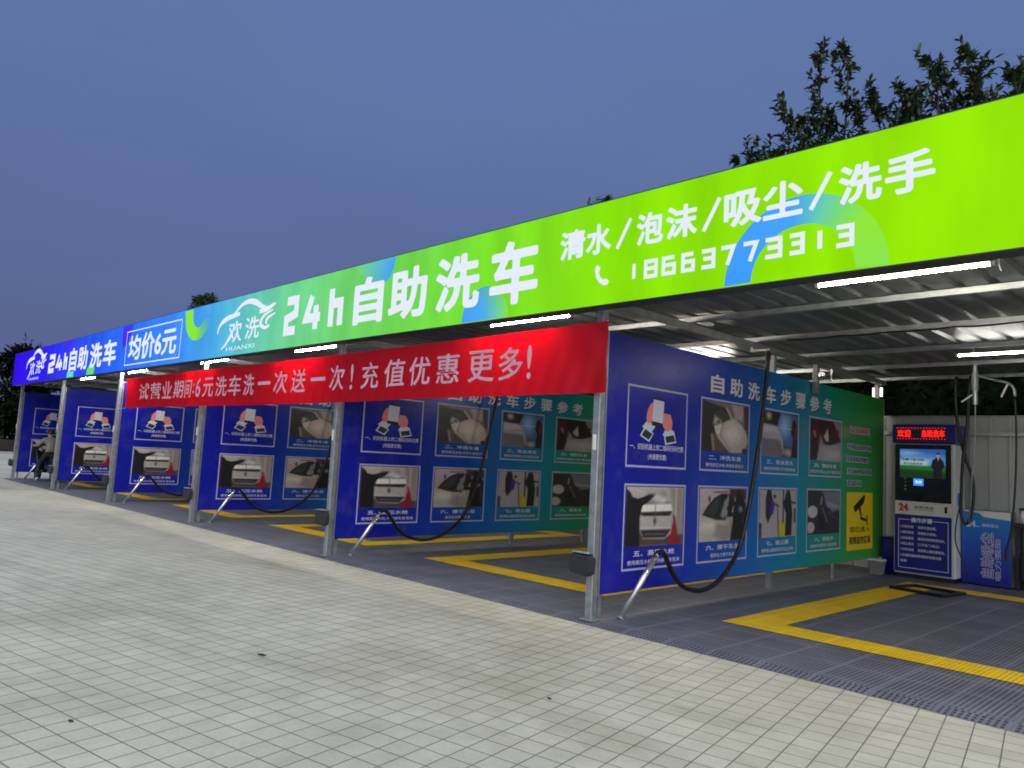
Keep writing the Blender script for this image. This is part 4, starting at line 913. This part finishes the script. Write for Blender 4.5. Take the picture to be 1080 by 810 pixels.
m = MB(); m.tube(spline([(-2.82,5.63,2.42),(-2.83,5.64,2.0),(-2.88,5.7,1.5),(-2.93,5.8,1.1),(-3.0,6.0,.9)],8),.009,6); m.build('line', M['galv_dull'], b2, smooth=True, world=True)
# small fitting hung from the beam by the panel top
pd = empty('pendant_tube',(-4.36,4.40,2.6)); tag(pd,'short grey square tube hanging over the top edge of the nearest divider panel','bracket')
m = MB(); m.box(-4.40,-4.33,4.36,4.43,2.47,2.868,.004); m.build('tube', M['galv_dull'], pd, world=True)
m = MB(); m.box(-4.32,-4.25,4.37,4.41,2.70,2.76); m.tube([(-4.25,4.39,2.73),(-4.16,4.39,2.73),(-4.16,4.39,2.64)],.012,8); m.tube([(-4.16,4.39,2.80),(-4.16,4.39,2.731)],.02,8); m.build('valve', M['chrome'], pd, world=True)

# blue vacuum cabinet right of the machine
vc = empty('vacuum_cabinet',(-3.0,6.95,0)); tag(vc,'low blue vacuum cabinet with sideways outlined lettering beside the payment machine','cabinet')
V = Frame((0,6.80,0),(1,0,0),(0,0,1))
vx0,vx1 = -3.30,-2.70
m = MB(); m.box(vx0,vx1,6.81,7.10,.02,1.04,.008); m.build('cabinet', M['grey_plastic'], vc, world=True)
vm = simple('blue gradient print',(20,70,170),.4)
nt = vm.node_tree; bb = nt.nodes['Principled BSDF']; tc = N(nt,'ShaderNodeTexCoord'); spx = N(nt,'ShaderNodeSeparateXYZ'); nt.links.new(tc.outputs['Object'],spx.inputs[0])
rr = ramp(nt,[(.1,lin((14,24,135))),(.55,lin((18,75,180))),(.95,lin((35,125,205)))]); nt.links.new(spx.outputs['Z'],rr.inputs['Fac']); nt.links.new(rr.outputs['Color'],bb.inputs['Base Color'])
m = MB(); m.box(vx0,vx1,6.80,6.8095,.02,1.035); fp = m.build('front_print', vm, vc, world=True)
def onv(mb,name,mat):
    o = mb.build(name,mat,vc,world=True); o.parent = fp; return o
m = MB(); m.poly([V.p(u,v,.002) for u,v in [(vx0,1.02),(vx0+.22,1.0),(vx0+.28,.95),(vx1,.925),(vx1,1.033),(vx0,1.033)]]); onv(m,'white_swoosh',M['white_plastic'])
m = MB(); put_text(m,V,'24',vx0+.06,.80,vx0+.18,.895,.03,.003); put_line(m,V,[(vx0+.175,.815),(vx0+.225,.815)],.008,.003); put_text(m,V,'自助吸尘',vx0+.26,.815,vx0+.46,.86,.008,.003); onv(m,'number_logo',M['print_white'])
m = MB(); put_text(m,V,'自助吸尘',vx0+.235,.12,vx0+.40,.74,.04,.002,rot=90); put_text(m,V,'吸力强劲',vx0+.41,.10,vx0+.48,.66,.03,.002,rot=90); onv(m,'lettering_outline',M['print_white'])
m = MB(); put_text(m,V,'自助吸尘',vx0+.24,.125,vx0+.395,.735,.0,.0035,rot=90); put_text(m,V,'吸力强劲',vx0+.415,.105,vx0+.475,.655,-.005,.0035,rot=90); onv(m,'lettering',M['navy_print'])
# dark side bench with a bottle
bh = empty('side_bench',(-2.4,6.95,0)); tag(bh,'dark bench at the right edge of the picture beside the blue cabinet','bench')
m = MB(); m.box(-2.66,-1.9,6.78,7.10,.84,.90,.006); m.build('top', M['dark_plastic'], bh, world=True)
for x,y in ((-2.63,6.81),(-2.63,7.06),(-1.93,6.81),(-1.93,7.06)):
    m = MB(); m.box(x-.02,x+.02,y-.02,y+.02,.0,.839); m.build('leg', M['dark_plastic'], bh, world=True)
m = MB(); m.box(-2.6,-1.96,6.85,7.06,.12,.5,.01); m.build('drawer', M['dark_plastic'], bh, world=True)
bt = empty('spray_bottle',(-2.57,6.88,.90)); tag(bt,'white spray bottle with a dark trigger standing on the dark bench','bottle')
m = MB(); m.tube([(-2.57,6.88,.9005),(-2.57,6.88,1.02),(-2.57,6.88,1.05),(-2.57,6.88,1.075)],[.045,.045,.03,.016],12); m.build('bottle', M['white_plastic'], bt, smooth=True, world=True)
m = MB(); m.box(-2.60,-2.545,6.865,6.895,1.076,1.11); m.box(-2.615,-2.60,6.87,6.89,1.03,1.11); m.build('trigger', M['dark_plastic'], bt, world=True)
# grey bin and navy crate left of the machine
bi = empty('waste_bin',(-4.31,6.42,0)); tag(bi,'small grey lidded bin on the floor by the far end of the nearest panel','bin')
m = MB(); v=[(-.075,-.07,.004),(.075,-.07,.004),(.075,.07,.004),(-.075,.07,.004),(-.095,-.085,.2),(.095,-.085,.2),(.095,.085,.2),(-.095,.085,.2)]; m.add(v,[(0,3,2,1),(4,5,6,7),(0,1,5,4),(1,2,6,5),(2,3,7,6),(3,0,4,7)]); m.build('body', M['grey_plastic'], bi, bevel=.006)
m = MB(); m.box(-.105,.105,-.095,.095,.2015,.228,.008); m.build('lid', M['white_plastic'], bi)
cr = empty('navy_box',(-4.24,6.9,0)); tag(cr,'navy metal box on the floor left of the payment machine','box')
m = MB(); m.box(-.12,.11,-.16,.16,.004,.52,.01); m.build('body', M['navy'], cr)
m = MB(); m.box(-.125,.115,-.165,.165,.522,.545,.006); m.build('lid', M['navy'], cr)
# black frame on the floor
ff = empty('floor_frame',(-3.29,5.30,0)); ff.rotation_euler=(0,0,-.2); tag(ff,'black rectangular frame lying on the yellow line before the payment machine','frame')
m = MB()
for a in ((-.34,.34,-.29,-.235),(-.34,.34,.235,.29)): m.box(*a,.008,.04,.006)
for a in ((-.34,-.285,-.2345,.2345),(.285,.34,-.2345,.2345)): m.box(*a,.008,.04,.006)
m.build('frame', M['black_rubber'], ff)

# ------------------------------------------------------------------ foliage
def leaf(mb, p, d, L, w, up=None):
    d = d.normalized(); s = d.cross(Vector((random.uniform(-.4,.4),random.uniform(-.4,.4),1)))
    if s.length < 1e-3: s = Vector((1,0,0))
    s.normalize(); nn = s.cross(d); n = len(mb.v)
    def q(t,k,z=0): return tuple(p+d*L*t+s*w*k+nn*w*z)
    mb.v += [tuple(p), q(.25,.42,.08), q(.58,.46,.1), q(1,0,-.12), q(.58,-.46,.1), q(.25,-.42,.08), q(.42,0,-.04)]
    mb.f += [(n,n+1,n+6),(n+1,n+2,n+6),(n+2,n+3,n+6),(n+3,n+4,n+6),(n+4,n+5,n+6),(n+5,n,n+6)]
def rdir(): 
    while True:
        v = Vector((random.uniform(-1,1),random.uniform(-1,1),random.uniform(-1,1)))
        if .1 < v.length < 1: return v.normalized()
TIPS = [(-8.7,9.65,8.57),(-8.27,9.45,8.81),(-7.91,9.89,8.9),(-7.56,9.53,9.63),(-7.21,9.4,9.09),(-7.01,9.9,9.36),(-7.12,10.68,9.49),(-6.73,10.5,9.52),(-6.93,10.45,11.07),(-6.55,10.3,10.75),(-6.18,10.11,9.52),(-5.75,9.72,9.29),(-5.17,9.56,9.21),(-4.96,9.46,8.77),(-4.79,9.62,9.72),(-4.75,10.69,9.83),(-4.46,10.54,9.04),(-4.29,10.51,10.11),(-4.13,10.5,9.53),(-3.7,9.59,8.59),(-3.29,9.76,8.93),(-3.23,10.24,9.26)]
def shoot_tree(base, tips, lab, h0=4.2, extra=500, lsize=.16):
    t = empty('shrub_tree', (base[0],base[1],-.03)); tag(t, lab, 'tree', 'trees behind the canopy')
    tr = MB(); cr = MB(); b = Vector((base[0],base[1],-.03)); top = Vector((base[0],base[1]+.1,h0))
    tr.tube(spline([b, b+Vector((.06,.03,h0*.5)), top],6), [.12-.05*i/12 for i in range(13)], 8)
    for tip in tips:
        tip = Vector(tip); st = top+Vector((random.uniform(-.1,.1),random.uniform(-.1,.1),random.uniform(-.6,.1)))
        mid = st.lerp(tip,.5)+Vector(((tip.x-st.x)*.3+.15,(tip.y-st.y)*.15,-.1)); q = tip-Vector((random.choice((-1,-1,-1,1))*random.uniform(.12,.34),random.uniform(-.2,.2),random.uniform(.85,1.15)))
        pts = spline([st,mid,q,tip],9); n = len(pts); tr.tube(pts, [.035*(1-i/n)+.004 for i in range(n)], 5, False)
        L = (tip-st).length
        def fol(pts, k0, dens):
            n = len(pts)
            for i in range(int(k0*n), n-1):
                for k in range(dens):
                    p = pts[i].lerp(pts[i+1],random.random()); ax = (pts[i+1]-pts[i]).normalized(); d = (ax*random.uniform(.1,.8)+rdir()*.95+Vector((0,0,-.15)))
                    leaf(cr, p, d, lsize*random.uniform(.7,1.25), lsize*.42)
        fol(pts, .42, 4)
        for s in range(13):     # side twigs
            i = random.randint(int(.4*n), n-4); p = pts[i]; d = (Vector((random.uniform(-1,1),random.uniform(-1,1),random.uniform(.3,1.2)))).normalized(); ln = random.uniform(.35,1.2)*(1.2-i/n)
            tw = spline([p,p+d*ln*.5+Vector((0,0,.03)),p+d*ln],4); tr.tube(tw,.006,4,False); fol(tw,.15,3)
    for i in range(extra):
        a = random.choice(tips); k = random.uniform(.1,.75); p = top.lerp(Vector(a),k)+rdir()*random.uniform(0,.8); leaf(cr,p,rdir()+Vector((0,0,.3)),lsize*random.uniform(.8,1.3),lsize*.4)
    tr.build('trunk', M['bark'], t, smooth=True, world=True); cr.build('crown', M['leaf'], t, world=True)
EX = lambda a,b,n: [(random.uniform(a,b),random.uniform(9.4,10.6),random.uniform(8.0,8.9)) for _ in range(n)]
shoot_tree((-7.3,9.9), TIPS[:11]+EX(-8.2,-5.8,6), 'leafy tree with upright shoots showing above the sign right of the service lettering')
shoot_tree((-4.4,10.1), TIPS[11:]+EX(-5.7,-2.8,6), 'leafy tree with upright shoots at the upper right corner above the lime sign')
shoot_tree((-12.85,10.0), [(-12.6,10,8.56),(-12.9,10.1,8.60),(-13.2,9.9,8.54),(-12.3,10.1,8.35),(-12.75,9.7,8.45)], 'small tree tip showing above the sign between the two big words', 4, 300)
shoot_tree((-38.5,10.0), [(-39.1,10,8.95),(-38.6,10.1,9.0),(-38.1,10,8.85),(-37.6,9.9,8.6),(-38.9,9.7,8.7)], 'small tree tip showing above the blue part of the sign near the car logo', 4, 300, .3)

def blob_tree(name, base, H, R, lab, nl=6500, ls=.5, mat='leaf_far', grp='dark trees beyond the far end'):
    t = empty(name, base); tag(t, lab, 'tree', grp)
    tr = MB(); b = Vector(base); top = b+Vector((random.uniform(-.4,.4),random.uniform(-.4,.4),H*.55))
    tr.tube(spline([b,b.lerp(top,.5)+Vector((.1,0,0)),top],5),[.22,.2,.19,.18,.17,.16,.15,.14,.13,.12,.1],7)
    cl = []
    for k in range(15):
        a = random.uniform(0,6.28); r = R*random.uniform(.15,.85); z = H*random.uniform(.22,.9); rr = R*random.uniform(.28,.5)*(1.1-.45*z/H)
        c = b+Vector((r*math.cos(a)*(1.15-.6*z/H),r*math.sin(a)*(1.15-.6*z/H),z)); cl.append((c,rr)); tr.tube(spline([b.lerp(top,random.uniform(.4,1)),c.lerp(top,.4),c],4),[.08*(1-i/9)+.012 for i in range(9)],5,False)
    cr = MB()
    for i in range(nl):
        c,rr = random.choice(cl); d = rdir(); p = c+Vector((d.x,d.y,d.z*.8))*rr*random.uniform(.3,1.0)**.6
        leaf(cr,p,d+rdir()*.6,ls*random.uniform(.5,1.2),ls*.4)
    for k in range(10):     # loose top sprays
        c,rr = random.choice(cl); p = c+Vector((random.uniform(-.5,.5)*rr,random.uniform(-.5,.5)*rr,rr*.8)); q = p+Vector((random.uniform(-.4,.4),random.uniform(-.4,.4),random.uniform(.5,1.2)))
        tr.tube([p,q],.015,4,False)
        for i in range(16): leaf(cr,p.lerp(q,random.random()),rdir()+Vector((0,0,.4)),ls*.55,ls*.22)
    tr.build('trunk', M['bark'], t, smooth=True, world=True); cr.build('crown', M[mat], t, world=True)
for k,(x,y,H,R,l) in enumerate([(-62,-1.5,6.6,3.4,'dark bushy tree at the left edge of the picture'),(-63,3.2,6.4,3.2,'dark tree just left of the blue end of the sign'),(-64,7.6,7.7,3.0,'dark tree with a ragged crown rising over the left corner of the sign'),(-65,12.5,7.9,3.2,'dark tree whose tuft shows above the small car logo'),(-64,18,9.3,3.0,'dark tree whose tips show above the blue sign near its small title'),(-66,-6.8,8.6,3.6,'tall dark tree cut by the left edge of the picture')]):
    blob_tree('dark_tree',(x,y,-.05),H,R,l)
# low wall and hedge along the far end
lw = MB(); lw.box(-60.9,-60.6,-40,9,-.04,.9,.02); tag(lw.build('boundary_wall', M['dark_wall']),'low dark boundary wall across the far left end of the paving','wall')
hb = empty('far_bush',(-61.6,1,0)); tag(hb,'dark bushy hedge behind the low wall at the far left','hedge')
m = MB()
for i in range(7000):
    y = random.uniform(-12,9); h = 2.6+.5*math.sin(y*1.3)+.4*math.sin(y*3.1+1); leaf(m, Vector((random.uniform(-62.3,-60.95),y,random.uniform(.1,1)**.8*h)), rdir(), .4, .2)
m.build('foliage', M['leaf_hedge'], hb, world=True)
# hedge behind the canopy
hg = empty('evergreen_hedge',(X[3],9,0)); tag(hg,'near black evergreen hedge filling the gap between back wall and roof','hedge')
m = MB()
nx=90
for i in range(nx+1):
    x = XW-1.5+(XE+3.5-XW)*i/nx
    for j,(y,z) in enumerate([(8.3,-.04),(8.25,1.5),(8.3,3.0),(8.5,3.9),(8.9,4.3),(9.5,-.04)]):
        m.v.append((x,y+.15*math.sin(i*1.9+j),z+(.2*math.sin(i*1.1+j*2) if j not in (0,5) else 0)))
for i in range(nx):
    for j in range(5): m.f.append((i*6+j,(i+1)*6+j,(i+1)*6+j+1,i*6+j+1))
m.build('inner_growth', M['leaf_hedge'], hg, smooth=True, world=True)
m = MB()
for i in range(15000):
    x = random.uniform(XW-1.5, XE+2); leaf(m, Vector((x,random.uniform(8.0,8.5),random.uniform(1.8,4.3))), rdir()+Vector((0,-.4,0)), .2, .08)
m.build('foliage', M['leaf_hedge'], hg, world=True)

# fallen leaves and bits on the paving
LV = [((-4.94,-2.90),.045,'largest curled dark leaf lying on the paving in the middle'),((-4.288,-4.229),.022,'dark leaf scrap on the paving at the lower left'),((-3.15,-1.95),.018,'small dark scrap on the paving right of the curled leaf')]
for (x,y),s,l in LV:
    m = MB(); n=9; pts=[]
    for i in range(n):
        a = 2*math.pi*i/n; r = s*(1 if i%2 else .6)*random.uniform(.7,1.1); pts.append((x+r*math.cos(a)*1.3, y+r*math.sin(a)*.6, -.018+random.uniform(.002,.45*s)))
    m.add([(x,y,-.0165)]+pts,[(0,i+1,(i+1)%n+1) for i in range(n)]); o = m.build('fallen_leaf', M['dry_leaf']); tag(o,l,'leaf','fallen leaves on the paving')
    o.modifiers.new('s','SOLIDIFY').thickness = .002

# ------------------------------------------------------------------ person on a scooter
def skin(name, verts, edges, radii, mat, parent, sub=2, root=0):
    me = bpy.data.meshes.new(name); me.from_pydata(verts, edges, []); me.update()
    o = bpy.data.objects.new(name, me); COL.objects.link(o); me.materials.append(mat)
    o.parent = parent
    md = o.modifiers.new('skin','SKIN'); md.use_smooth_shade = True
    sv = me.skin_vertices[0].data if me.skin_vertices else None
    if sv is None:
        bpy.context.view_layer.objects.active = o; sv = me.skin_vertices[0].data
    for i,r in enumerate(radii):
        sv[i].radius = (r,r) if not isinstance(r,tuple) else r; sv[i].use_root = (i==root)
    s = o.modifiers.new('sub','SUBSURF'); s.levels = sub; s.render_levels = sub
    return o
# local frame: faces -Y, origin on the floor
PX, PY = -25.98, .66
es = empty('electric_scooter',(PX,PY,0),-math.pi/2+.12); tag(es,'dark electric scooter parked in the farthest bay','scooter')
m = MB(); m.prism([(-.09,.62,.34),(-.09,.70,.62),(-.09,.62,.74),(-.09,.05,.70),(-.09,.0,.36)],(.18,0,0)); m.build('rear_body', M['scooter'], es, bevel=.03)
m = MB(); m.prism([(-.12,.0,.27),(-.12,.0,.34),(-.12,-.36,.34),(-.12,-.36,.27)],(.24,0,0)); m.build('footboard', M['scooter'], es, bevel=.015)
m = MB(); m.prism([(-.14,-.36,.28),(-.14,-.44,.60),(-.14,-.56,.92),(-.14,-.62,.90),(-.14,-.56,.55),(-.14,-.46,.28)],(.28,0,0)); m.build('front_shield', M['scooter'], es, bevel=.02)
m = MB(); m.prism([(-.10,.0,.71),(-.10,.66,.755),(-.10,.70,.80),(-.10,.35,.80),(-.10,.02,.765)],(.20,0,0)); m.build('saddle', M['dark_plastic'], es, bevel=.02)
for y in (-.66,.52):
    w = MB()
    for q in range(24):
        a=2*math.pi*q/24
        for r2,xx in ((.2,-.035),(.215,0),(.2,.035),(.13,.03),(.13,-.03)): w.v.append((xx,y+r2*math.cos(a),.216+r2*math.sin(a)))
    for q in range(24):
        for j in range(5): w.f.append((q*5+j,q*5+(j+1)%5,((q+1)%24)*5+(j+1)%5,((q+1)%24)*5+j))
    wo = w.build('wheel', M['black_rubber'], es, smooth=True)
    w = MB(); w.tube([(-.028,y,.216),(.028,y,.216)],.128,20); w.build('rim', M['grey_plastic'], wo)
m = MB(); m.tube([(0,-.66,.216),(0,-.60,.55),(0,-.55,.98)],.028,8); m.build('fork', M['galv_dull'], es)
m = MB(); m.tube(spline([(-.32,-.44,1.02),(-.2,-.5,1.04),(0,-.55,.99),(.2,-.5,1.04),(.32,-.44,1.02)],5),.014,7); m.build('handlebar', M['galv'], es)
m = MB(); m.tube([(0,-.6,.90),(0,-.665,.89)],[.075,.06],14); m.build('headlight', M['white_plastic'], es)
m = MB(); m.box(-.05,.05,.70,.73,.62,.70,.008); m.build('tail_light', M['tail_red'], es)
m = MB(); m.prism([(-.06,-.86,.34),(-.06,-.72,.46),(-.06,-.52,.44),(-.06,-.54,.41),(-.06,-.71,.43),(-.06,-.84,.32)],(.12,0,0)); m.build('mudguard', M['scooter'], es, bevel=.01)

pn = empty('person',(PX+.22,PY+.03,0),-math.pi/2+.12); tag(pn,'person in a grey beige jacket and dark trousers leaning forward astride the dark scooter','person')
J = [(0,.0,.84),(0,-.05,1.0),(0,-.12,1.14),(0,-.17,1.24),(0,-.20,1.30),(0,-.23,1.345),(0,-.255,1.42),(0,-.25,1.50),
     (-.10,-.05,.82),(-.20,-.30,.66),(-.20,-.28,.34),(-.20,-.24,.10),(-.20,-.37,.06),
     (.10,-.05,.82),(.24,-.22,.50),(.30,-.10,.27),(.31,.0,.10),(.31,-.14,.045),
     (-.17,-.19,1.235),(-.25,-.36,1.06),(-.27,-.58,1.045),(-.28,-.66,1.045),
     (.17,-.19,1.235),(.25,-.36,1.06),(.27,-.58,1.045),(.28,-.66,1.045)]
Ee = [(0,1),(1,2),(2,3),(3,4),(4,5),(5,6),(6,7),(0,8),(8,9),(9,10),(10,11),(11,12),(0,13),(13,14),(14,15),(15,16),(16,17),(3,18),(18,19),(19,20),(20,21),(3,22),(22,23),(23,24),(24,25)]
Rr = [.135,.13,.145,.13,.07,.055,.085,.06,.095,.075,.055,.042,.04,.095,.078,.055,.042,.04,.065,.05,.036,.03,.065,.05,.036,.03]
bo = skin('body', J, Ee, Rr, M['jacket'], pn, 2, 0)
# one continuous body, its surfaces coloured by height: skin, jacket, trousers, shoes
def mat_body():
    m, nt, b = new_mat('dressed body')
    tc = N(nt,'ShaderNodeTexCoord'); sp = N(nt,'ShaderNodeSeparateXYZ'); nt.links.new(tc.outputs['Object'],sp.inputs[0])
    mr = N(nt,'ShaderNodeMapRange'); mr.inputs['From Max'].default_value = 1.6; nt.links.new(sp.outputs['Z'],mr.inputs['Value'])
    r = ramp(nt,[(0,lin((200,200,200))),(.075,lin((26,28,38))),(.55,lin((128,122,112))),(.835,lin((190,140,115)))],'CONSTANT'); nt.links.new(mr.outputs['Result'],r.inputs['Fac'])
    nt.links.new(r.outputs['Color'],b.inputs['Base Color']); b.inputs['Roughness'].default_value = .85
    return m
bo.data.materials[0] = mat_body()
m = MB(); n=14
for j in range(8):
    th = math.pi*.5*j/7*1.15
    for i in range(n):
        a = 2*math.pi*i/n; r=.106*math.cos(th*.87); m.v.append((r*math.cos(a)*.92, -.235+r*math.sin(a), 1.455+.105*math.sin(th*.87)-(.05 if math.sin(a)>0 and j<2 else 0)))
for j in range(7):
    for i in range(n): m.f.append((j*n+i,j*n+(i+1)%n,(j+1)*n+(i+1)%n,(j+1)*n+i))
m.f.append(tuple(7*n+i for i in range(n))); m.build('hair', M['hair'], pn, smooth=True)
for sx in (-1,1):
    vs=[(.28*sx,-.645,1.045)]; es_=[]; ra=[.03]
    for q in range(4):
        x=sx*(.255+.018*q); L=(.07,.08,.075,.06)[q]
        b_=len(vs); vs+=[(x,-.68,1.062),(x,-.70-L*.15,1.058),(x,-.70,1.02),(x,-.675,1.005)]; ra+=[.0095,.009,.0085,.008]; es_+=[(0,b_),(b_,b_+1),(b_+1,b_+2),(b_+2,b_+3)]
    b_=len(vs); vs+=[(sx*.245,-.655,1.03),(sx*.235,-.68,1.012)]; ra+=[.01,.009]; es_+=[(0,b_),(b_,b_+1)]
    skin('hand', vs, es_, ra, M['skin'], pn, 1, 0)
m = MB()
for sx in (-1,1): m.tube([(.035*sx,-.325,1.445),(.035*sx,-.342,1.443)],.012,8)
m.build('eyes', M['hair'], pn)
m = MB(); m.tube([(0,-.325,1.44),(0,-.362,1.415),(0,-.335,1.405)],[.01,.016,.012],8); m.build('nose', M['skin'], pn, smooth=True)
m = MB(); m.tube(spline([(-.028,-.322,1.375),(0,-.336,1.371),(.028,-.322,1.375)],4),.007,6); m.build('mouth', M['tail_red'], pn, smooth=True)

# ------------------------------------------------------------------ light
GLOW = 1.1
w = bpy.data.worlds.new('World'); sc.world = w; w.use_nodes = True
nt = w.node_tree; bg = nt.nodes['Background']
AZ = math.atan2(.80, -.60)        # clockwise from +Y: the afterglow lies behind the camera
sky = nt.nodes.new('ShaderNodeTexSky'); sky.sky_type = 'NISHITA'; sky.sun_disc = False
sky.sun_elevation = math.radians(4); sky.sun_rotation = AZ; sky.air_density = 1.0; sky.dust_density = .6; sky.ozone_density = 3.0
geo = nt.nodes.new('ShaderNodeTexCoord'); spz = nt.nodes.new('ShaderNodeSeparateXYZ'); nt.links.new(geo.outputs['Generated'], spz.inputs[0])
rz = nt.nodes.new('ShaderNodeValToRGB'); e = rz.color_ramp.elements
SK = [(0.0,(90,99,138)),(.10,(91,103,148)),(.22,(94,110,158)),(.42,(98,120,170)),(.7,(102,127,180)),(1.0,(104,131,184))]
while len(e) < len(SK): e.new(.5)
for i_,(p_,c_) in enumerate(SK): e[i_].position = p_; e[i_].color = (*lin(c_),1)
nt.links.new(spz.outputs['Z'], rz.inputs['Fac'])
# dusk: the sky texture, brought to the evening's blue
hs = nt.nodes.new('ShaderNodeMix'); hs.data_type = 'RGBA'; hs.inputs[0].default_value = .93
sk2 = nt.nodes.new('ShaderNodeVectorMath'); sk2.operation = 'SCALE'; sk2.inputs['Scale'].default_value = .035
cln = nt.nodes.new('ShaderNodeTexNoise'); cln.inputs['Scale'].default_value = 2.2; cln.inputs['Detail'].default_value = 5; cln.inputs['Roughness'].default_value = .55
cmp_ = nt.nodes.new('ShaderNodeMapping'); cmp_.inputs['Scale'].default_value = (1,1,3.2); nt.links.new(geo.outputs['Generated'], cmp_.inputs['Vector']); nt.links.new(cmp_.outputs['Vector'], cln.inputs['Vector'])
clr = nt.nodes.new('ShaderNodeMapRange'); clr.inputs['From Min'].default_value = .3; clr.inputs['From Max'].default_value = .7; clr.inputs['To Min'].default_value = .965; clr.inputs['To Max'].default_value = 1.035
nt.links.new(cln.outputs['Fac'], clr.inputs['Value'])
nt.links.new(sky.outputs['Color'], sk2.inputs[0]); nt.links.new(sk2.outputs[0], hs.inputs[6]); cv = nt.nodes.new('ShaderNodeVectorMath'); cv.operation = 'SCALE'; nt.links.new(rz.outputs['Color'], cv.inputs[0]); nt.links.new(clr.outputs['Result'], cv.inputs['Scale'])
nt.links.new(cv.outputs[0], hs.inputs[7])
# afterglow on the side of the set sun
dt = nt.nodes.new('ShaderNodeVectorMath'); dt.operation = 'DOT_PRODUCT'; dt.inputs[1].default_value = (math.sin(AZ)*.85, math.cos(AZ)*.85, .53)
nt.links.new(geo.outputs['Generated'], dt.inputs[0])
mg = nt.nodes.new('ShaderNodeMapRange'); mg.inputs['From Min'].default_value = 0.1; mg.inputs['From Max'].default_value = 1; mg.inputs['To Max'].default_value = GLOW; mg.interpolation_type = 'SMOOTHSTEP'
nt.links.new(dt.outputs['Value'], mg.inputs['Value'])
wm = nt.nodes.new('ShaderNodeVectorMath'); wm.operation = 'SCALE'; wm.inputs[0].default_value = (.95,.97,.95); nt.links.new(mg.outputs['Result'], wm.inputs['Scale'])
sm = nt.nodes.new('ShaderNodeVectorMath'); sm.operation = 'ADD'; nt.links.new(hs.outputs[2], sm.inputs[0]); nt.links.new(wm.outputs[0], sm.inputs[1])
nt.links.new(sm.outputs[0], bg.inputs['Color'])
bg.inputs['Strength'].default_value = 1.0
sd = bpy.data.lights.new('dusk_sun', 'SUN'); sd.energy = 1.12; sd.angle = math.radians(50); sd.color = (1,.95,.82)
so_ = bpy.data.objects.new('dusk_sun', sd); COL.objects.link(so_)
el = math.radians(45); dv = Vector((math.sin(AZ)*math.cos(el), math.cos(AZ)*math.cos(el), math.sin(el)))
so_.rotation_euler = dv.to_track_quat('Z','Y').to_euler(); so_.location = dv*30

# ------------------------------------------------------------------ camera
f, yaw, pitch, roll, D, H = 801.506, -.799058, .0988616, -.0540191, 5.47027, 1.395
def axis(r, u, d):
    z = u*math.cos(pitch)+d*math.sin(pitch); q = d*math.cos(pitch)-u*math.sin(pitch)
    return Vector((r*math.cos(yaw)+q*math.sin(yaw), -r*math.sin(yaw)+q*math.cos(yaw), z))
fw = axis(0,0,1); rt = axis(math.cos(roll), -math.sin(roll), 0); up = rt.cross(fw)
cd = bpy.data.cameras.new('camera'); cam = bpy.data.objects.new('camera', cd); COL.objects.link(cam)
cam.matrix_world = Matrix(((rt.x,up.x,-fw.x,0),(rt.y,up.y,-fw.y,-D),(rt.z,up.z,-fw.z,H),(0,0,0,1)))
cd.sensor_width = 36; cd.sensor_fit = 'HORIZONTAL'; cd.lens = f/1080*36; cd.clip_end = 2000; cd.clip_start = .05
sc.camera = cam
sc.view_settings.view_transform = 'Standard'; sc.view_settings.look = 'None'; sc.view_settings.exposure = 0; sc.view_settings.gamma = 1
sc.render.engine = 'CYCLES'
cy = sc.cycles; cy.filter_width = 1.8; cy.use_denoising = True; cy.max_bounces = 6; cy.diffuse_bounces = 3; cy.glossy_bounces = 3; cy.transmission_bounces = 2; cy.sample_clamp_indirect = 6; cy.caustics_reflective = False; cy.caustics_refractive = False
